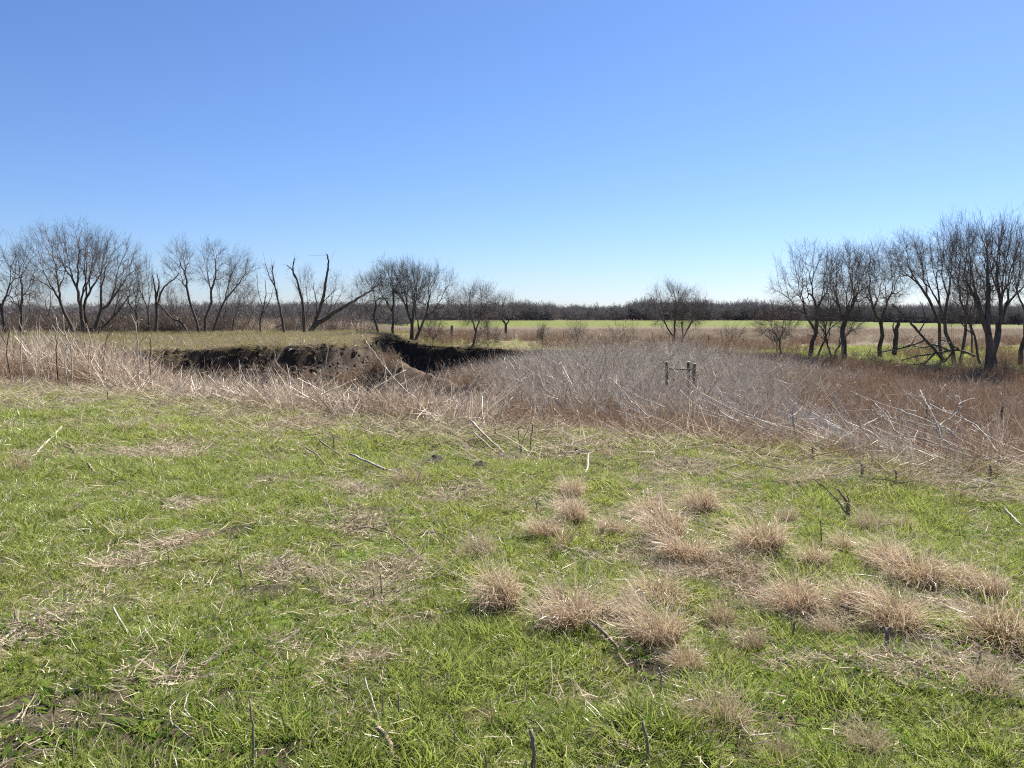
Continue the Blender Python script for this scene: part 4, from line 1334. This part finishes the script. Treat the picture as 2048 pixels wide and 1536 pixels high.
for a in (
    ([(1178, 1268), (1205, 1285), (1235, 1310), (1258, 1342)], 11, 'thick curved grey stick left of the wind blown streak', 'stub', [.08, .06, .03, 0], 'fallen_branch', 'branch'),
    ([(752, 1474), (775, 1492), (785, 1515), (805, 1530)], 13, 'short crooked grey branch at the bottom edge', 'stub', [.05, .03, .01, 0], 'fallen_branch', 'branch'),
    ([(352, 1420), (340, 1440), (348, 1465), (372, 1480), (388, 1488)], 4, 'pale S shaped vine stem near the bottom left', 'pale_wood', [.05, .05, .04, .03, .02]),
    ([(378, 1418), (370, 1435), (382, 1445), (392, 1460)], 4, 'short pale curled vine stem beside the S shaped one', 'pale_wood', [.08, .05, .03, .02]),
    ([(176, 943), (190, 952), (215, 955), (236, 960)], 7, 'dark bent stick in the left meadow', 'stub', [.10, .03, .02, .02]),
    ([(60, 925), (92, 893), (110, 878), (124, 865)], 6, 'long pale stick angled up by the left straw mat', 'pale_wood', [.0, .05, .06, .1]),
    ([(130, 893), (142, 900), (152, 912)], 5, 'short curved grey stick right of the long pale one', 'stub', [.05, .05, .0]),
    ([(258, 938), (300, 932), (330, 922)], 4, 'thin pale stick lying beyond the dark bent one', 'pale_wood', None),
    ([(700, 925), (750, 942), (830, 962)], 6, 'long pale stem lying left to right in the middle meadow', 'pale_wood', [.12, .08, .0]),
    ([(755, 955), (790, 955), (832, 962)], 4, 'thin pale stem meeting the long one at its end', 'pale_wood', None),
    ([(605, 905), (635, 922), (660, 945)], 4, 'thin grey stem left of the long pale stem', 'stub', [.1, .08, .0]),
    ([(640, 895), (675, 915), (700, 925)], 4, 'thin grey stem, parallel to its neighbour', 'stub', [.1, .06, .0]),
    ([(940, 868), (975, 890), (1015, 915)], 5, 'pale straight stem slanting down at the meadow edge', 'pale_wood', [.25, .12, .0]),
    ([(945, 880), (980, 905), (1018, 918)], 4, 'second pale stem under the slanting one', 'pale_wood', [.15, .08, .0]),
    ([(898, 895), (925, 880), (950, 868)], 4, 'dark stick leaning the other way at the meadow edge', 'dark_stem', [.0, .08, .15]),
    ([(1178, 925), (1175, 945), (1168, 950)], 5, 'short pale stick by itself beyond the left clump column', 'pale_wood', [.15, .06, .0]),
    ([(680, 1075), (730, 1072), (790, 1090), (845, 1122)], 4, 'long arching grey stem in the middle meadow', 'stub', [.02, .08, .08, .0]),
    ([(825, 1078), (875, 1082), (910, 1092)], 4, 'short arching grey stem right of the long arching one', 'stub', [.02, .08, .02]),
    ([(200, 1365), (300, 1362), (395, 1358)], 4, 'flat reddish strip of dead stem lying at lower left', 'clump_thatch', None),
    ([(532, 1402), (565, 1405), (598, 1412)], 5, 'straight pale stick lying left of the bottom middle', 'pale_wood', None),
    ([(730, 1398), (745, 1425), (765, 1462)], 4, 'thin pale stick leaning above the crooked branch', 'pale_wood', [.12, .06, .0]),
    ([(0, 1290), (35, 1265), (72, 1242)], 7, 'pale weathered stick at the left edge near weeds', 'pale_wood', None),
    ([(228, 1240), (250, 1268), (275, 1298)], 5, 'pale broken stick in a little straw nest, lower left', 'pale_wood', [.08, .04, .0]),
    ([(290, 1278), (310, 1300), (318, 1315)], 4, 'short pale stick right of the broken one', 'pale_wood', [.06, .04, .0]),
    ([(1536, 1262), (1580, 1252)], 5, 'short pale stick under the straw clump', 'pale_wood', None),
    ([(1722, 1252), (1760, 1243), (1822, 1245)], 4, 'thin white twig before the long pale mound', 'pale_wood', None),
    ([(1452, 898), (1462, 905), (1472, 915)], 4, 'short dark stick by the brown mat', 'dark_stem', [.1, .05, 0]),
    ([(1530, 922), (1580, 925), (1620, 932), (1655, 938)], 4, 'long grey stick lying along the start of the right brush', 'stub', None),
    ([(2005, 1035), (2025, 1045), (2045, 1058)], 6, 'pale root like stick at the right edge', 'pale_wood', [.1, .05, .02]),
    ([(560, 1135), (600, 1170), (650, 1195)], 3, 'thin dark stem by the tan straw, left of the middle', 'dark_stem', [.05, .03, .0]),
):
    ground_stick(a[0], a[1], a[2], a[3], a[4], *(a[5:7] if len(a) > 5 else ()))

# pale branches lying in the brush
def air_branch(pts, w, label, Y0, Y1, mat='pale_wood', side=None, group='pale fallen branches in the brush', name='fallen_branch', cat='branch'):
    def conv(q, ya, yb):
        n = len(q)
        return [at(px, py, ya + (yb - ya) * i / max(n - 1, 1)) for i, (px, py) in enumerate(q)]
    main = conv(pts, Y0, Y1)
    r = w / F * Y0 / 2 * (.9 if pts[0][0] > 1560 else .68)
    L0 = sum(np.linalg.norm(main[i + 1] - main[i]) for i in range(len(main) - 1))
    fine = smooth_line(main, 24)
    lines = [(main, r, r * .4)]
    for q in range(4):
        i = int(rng.integers(8, 22))
        dv = fine[i + 1] - fine[i - 1]
        dv = dv / np.linalg.norm(dv) * .7 + rng.normal(0, .55, 3) + np.array([0, 0, .15])
        ln = L0 * rng.uniform(.07, .2)
        lines.append(([fine[i], fine[i] + dv * ln * .5 + rng.normal(0, .04, 3) * ln, fine[i] + dv * ln], r * .45, r * .22))
    for f, q in side or ():
        ya = Y0 + (Y1 - Y0) * f
        lines.append((conv(q, ya, ya + .15), r * .6, r * .3))
    return polytube(name, label, cat, group, lines, mat, 6, 'twig')

for a in (
    ([(1995, 940), (1930, 910), (1850, 880), (1795, 865), (1775, 835), (1750, 806)], 6, 'longest pale branch of the heap, kinked upward at its tip', 8.2, 9.6, [(.6, [(1795, 865), (1835, 868), (1850, 883)]), (.8, [(1785, 850), (1760, 830), (1745, 812)])]),
    ([(2000, 930), (1950, 905), (1890, 884), (1870, 840), (1850, 800), (1840, 780)], 6, 'pale branch of the heap that turns steeply up to a thin fork', 8.3, 9.6, [(.75, [(1858, 815), (1845, 795), (1838, 790)]), (.5, [(1890, 884), (1878, 850), (1868, 838)])]),
    ([(2010, 935), (1985, 890), (1950, 850), (1905, 830), (1860, 808)], 5, 'pale branch arching over the middle of the heap', 8.4, 9.8, [(.55, [(1945, 848), (1928, 840), (1920, 810), (1910, 792)])]),
    ([(1880, 850), (1915, 825), (1922, 805), (1910, 790), (1890, 795)], 4, 'curled pale branch tip hooked above the heap', 8.8, 9.2, [(.4, [(1918, 808), (1935, 800), (1950, 796)])]),
    ([(2048, 905), (2000, 885), (1960, 862), (1920, 830)], 4, 'thin pale branch coming in over the heap from the right edge', 8.6, 9.6, None),
    ([(2060, 930), (1990, 900), (1900, 862), (1800, 840), (1755, 828)], 4, 'low pale branch at the back of the heap', 8.9, 10.2, [(.6, [(1870, 855), (1830, 850), (1800, 852)])]),
    ([(1985, 925), (1940, 890), (1890, 862), (1830, 845), (1790, 835)], 4, 'pale branch in the thick of the heap', 8.5, 9.6, [(.4, [(1930, 885), (1925, 865), (1918, 850)])]),
    ([(1690, 873), (1720, 855), (1760, 835), (1768, 830)], 4, 'pale branch crossing the far end of the heap', 9.5, 10.2, [(.4, [(1720, 855), (1745, 850), (1765, 842)])]),
    ([(1900, 860), (1840, 835), (1800, 820), (1740, 800), (1700, 782)], 4, 'dark tipped pale branch reaching left beyond the heap', 9.2, 10.6, [(.7, [(1750, 805), (1735, 795), (1720, 795)])]),
    ([(1605, 905), (1590, 860), (1586, 825), (1592, 805)], 5, 'upright pale branch with small forks left of the heap', 9.4, 9.6, [(.6, [(1588, 830), (1600, 820), (1606, 812)]), (.4, [(1590, 850), (1580, 830), (1575, 818)])]),
    ([(1685, 870), (1686, 840), (1690, 820)], 4, 'short upright pale stick beside the far end of the heap', 9.8, 9.9, None),
    ([(1560, 865), (1500, 848), (1420, 825), (1380, 800), (1360, 780)], 5, 'long pale branch lying over brown brush in the middle right', 10.4, 12, [(.5, [(1430, 828), (1410, 805), (1390, 780)])]),
    ([(1545, 850), (1480, 822), (1410, 790), (1370, 755)], 4, 'second long pale branch behind the first in the middle right', 11, 12.6, None),
    ([(1305, 868), (1292, 830), (1265, 805), (1240, 775), (1225, 760)], 5, 'pale branch with a hooked twig standing in the brown brush', 10.6, 11.4, [(.5, [(1272, 812), (1290, 795), (1288, 770)]), (.7, [(1250, 785), (1215, 785)])]),
    ([(1330, 815), (1280, 795), (1240, 772), (1220, 755)], 4, 'pale branch slanting behind the hooked one', 11, 12, None),
    ([(1095, 870), (1085, 840), (1070, 800), (1065, 765)], 4, 'thin pale branch bent upright in the brush right of middle', 11, 11.6, [(.5, [(1075, 815), (1100, 800), (1110, 790)])]),
    ([(700, 812), (740, 782), (785, 755), (812, 740)], 5, 'pale branch slanting right over the tangle in the middle', 12.5, 13.5, [(.6, [(770, 765), (790, 745), (795, 720)])]),
    ([(835, 800), (800, 770), (770, 735), (745, 700), (732, 682)], 5, 'long pale branch slanting left against the dark bank', 12.5, 13.4, [(.5, [(775, 740), (765, 715)]), (.3, [(800, 770), (830, 755)])]),
    ([(640, 790), (680, 772), (712, 758)], 5, 'short pale branch in front of the dark slope', 13, 13.6, [(.3, [(650, 786), (655, 768), (650, 755)])]),
    ([(730, 850), (690, 825), (665, 800)], 4, 'pale branch at the edge of the tangle left of the middle', 12, 12.4, None),
    ([(980, 850), (1005, 815), (1025, 795)], 4, 'pale straight stick at the edge of the brown brush', 11.2, 11.6, None),
    ([(180, 785), (230, 772), (232, 770)], 4, 'pale stick along the foot of the left brush', 16, 16.4, None),
):
    air_branch(a[0], a[1], a[2], a[3], a[4], side=a[5])

# tall dead weeds above the left brush
for base, pts, side, lab, mat in (
    (140, [(143, 720), (141, 690), (132, 675), (116, 655), (112, 635)], [[(132, 675), (128, 655), (126, 630)], [(141, 690), (150, 660), (153, 645)]], 'tall pale branching weed standing highest of the left brush', 'pale_wood'),
    (133, [(130, 725), (132, 695), (135, 685)], [[(132, 695), (120, 678), (104, 650)]], 'pale branching weed beside the highest one', 'pale_wood'),
    (207, [(206, 735), (211, 690), (215, 668), (223, 650)], [[(213, 680), (220, 668), (228, 660)]], 'tall forked weed with a pale broken tip', 'stub'),
    (275, [(275, 690), (273, 672), (271, 650), (266, 640)], [[(271, 648), (262, 630), (255, 638)], [(271, 648), (280, 632), (286, 626)]], 'pale T shaped weed top against the left trees', 'pale_wood'),
    (113, [(113, 720), (113, 690), (112, 668)], [], 'thin dark weed stem with a seed head left of the tall forks', 'dark_stem'),
    (178, [(178, 730), (178, 700), (184, 680)], [], 'short pale weed between the tall forked ones', 'pale_wood'),
    (20, [(15, 720), (14, 690), (20, 660)], [[(14, 690), (2, 670), (-6, 660)]], 'dark leaning weed at the left edge above the brush', 'dark_stem'),
    (42, [(42, 700), (44, 660), (54, 635)], [[(44, 660), (38, 640), (40, 630)]], 'pale forked weed near the left edge', 'pale_wood'),
    (300, [(300, 735), (301, 700), (300, 675)], [], 'thin dark weed stem before the near end of the bank', 'dark_stem'),
    (560, [(505, 760), (540, 740), (565, 700), (580, 690)], [[(540, 740), (550, 718), (548, 700)]], 'pale branching weed against the dark bank face', 'pale_wood'),
    (480, [(478, 790), (490, 760), (515, 730)], [[(490, 760), (480, 735), (478, 720)]], 'pale forked weed low before the bank', 'pale_wood'),
    (655, [(640, 760), (650, 735), (656, 700), (653, 690)], [[(650, 738), (665, 722), (680, 715)]], 'pale weed fork before the middle of the bank face', 'pale_wood'),
):
    Y = 17.5 if base < 330 else 14.5
    x = at(base, 700, Y)[0]
    st = np.array([x, Y, gz(x, Y)])
    r = 2.7 / F * Y / 2
    lines = [([st] + [at(a, b, Y) for a, b in pts], r, r * .6)] + [([at(a, b, Y) for a, b in s_], r * .7, r * .4) for s_ in side]
    polytube('dead_weed_stalk', lab, 'weed stalk', 'tall dead weed stalks in the brush', lines, mat, 6)

# ------------------------------------------------------------------ fence brace, posts, soil mounds
def post_mesh(h, r, top=True, mat='post'):
    mb = MB()
    k = 7
    z = np.linspace(-.15, h, k)
    P = np.stack([rng.normal(0, .006, k), rng.normal(0, .006, k), z], 1)
    R = np.full(k, r) * (1 + rng.normal(0, .03, k))
    R[-1] *= .93
    mb.tubes(P[None], R[None], 8, cap=True)
    return mb.mesh('post', M[mat], smooth=False)

def brace():
    Y = 27.0
    pl, pr2 = at(1334, 724, Y), at(1389, 727, Y)
    pm = at(1377, 724, Y + .6)
    o = thing('fence_brace', (pl[0], Y, gz(pl[0], Y)), 'weathered wooden fence brace with a rail, half sunk in grey weed stalks', 'fence brace')
    for p in (pl, pr2, pm):
        zb = gz(p[0], p[1])
        b = link('post', post_mesh(p[2] - zb, .062), o)
        b.location = np.array([p[0], p[1], zb]) - np.array(o.location)
        mb = MB()
        c = np.array([[0, 0, p[2] - zb + .002], [0, 0, p[2] - zb + .014]])
        mb.tubes(c[None], np.array([[.058, .05]]), 8, cap=True)
        link('end_grain', mb.mesh('end_grain', M['post_top']), b)
    mb = MB()
    a, b2 = at(1338, 737, Y), at(1386, 739, Y)
    P = smooth_line([a, (a + b2) / 2 + np.array([0, 0, -.015]), b2], 7) - np.array(o.location)
    mb.tubes(P[None], np.full((1, 7), .03), 6, cap=True)
    link('rail', mb.mesh('rail', M['post']), o)
brace()

def posts():
    for px, Y, h, r, nm, mat, lab in (
        (903, 66, 1.5, .12, 'fence_post', 'post', 'stout dark wooden fence post right of the creek cluster of trees'),
        (1074, 78, 1.2, .035, 'steel_post', 'steel', 'thin steel fence post left of the upright shrub'),
        (1028, 82, 1.2, .035, 'steel_post', 'steel', 'thin steel fence post near the squat far tree'),
        (1128, 76, 1.2, .035, 'steel_post', 'steel', 'thin steel fence post just left of the upright shrub'),
        (1306, 76, 1.2, .035, 'steel_post', 'steel', 'thin steel fence post left of the lone forked tree'),
        (1418, 76, 1.2, .035, 'steel_post', 'steel', 'thin steel fence post right of the lone forked tree'),
        (1487, 76, 1.2, .035, 'steel_post', 'steel', 'thin steel fence post right of the rounded shrub'),
        (2012, 22, 1.15, .028, 'steel_post', 'steel', 'dark steel fence post in the brown brush by the right edge'),
        (1861, 23, 1.05, .028, 'steel_post', 'steel', 'dark steel fence post in the brown brush below the right trees'),
    ):
        x = at(px, 660, Y)[0]
        o = link(nm, post_mesh(h, r, mat=mat), None, (x, Y, gz(x, Y)))
        o.rotation_euler = (rng.normal(0, .03), rng.normal(0, .03), 0)
        tag(o, lab, 'fence post', 'old fence posts' if nm == 'fence_post' else 'steel fence posts')
    for px, py, w, lab in ((868, 926, 46, 'dark soil mound with a deep shadow, left of a pair in the meadow'),
                           (962, 938, 52, 'dark soil mound, right of a pair in the meadow'),
                           (1160, 910, 40, 'small dark soil mound before the brown brush')):
        p = hit(px, py)
        R = w / F * p[1] / 2 * 1.1
        n, k = 9, 20
        rr = np.linspace(0.02, 1, n)[:, None] * R
        th = np.linspace(0, 2 * math.pi, k, endpoint=False)[None]
        X, Yy = rr * np.cos(th), rr * np.sin(th) * .9
        Z = .09 * (1 - (rr / R) ** 2) * (0 * th + 1) - .012 + (fbm(X + 50, Yy + 50, .05, 300 + int(px), 2) - .5) * .06 * (1 - (rr / R) ** 4)
        gzv = terrain(X + p[0], Yy + p[1])
        Z = Z + gzv - p[2]
        V = np.stack([X, Yy, Z], -1)
        i = np.arange(n - 1)[:, None] * k + np.arange(k)[None]
        j = np.arange(n - 1)[:, None] * k + (np.arange(k)[None] + 1) % k
        Q = np.stack([i, i + k, j + k, j], -1)
        mb = MB()
        mb.add(V, Q, 0.5, 0.0)
        o = link('soil_mound', mb.mesh('soil_mound', M['soil']), None, p)
        tag(o, lab, 'soil mound', 'burrow mounds in the meadow')
posts()
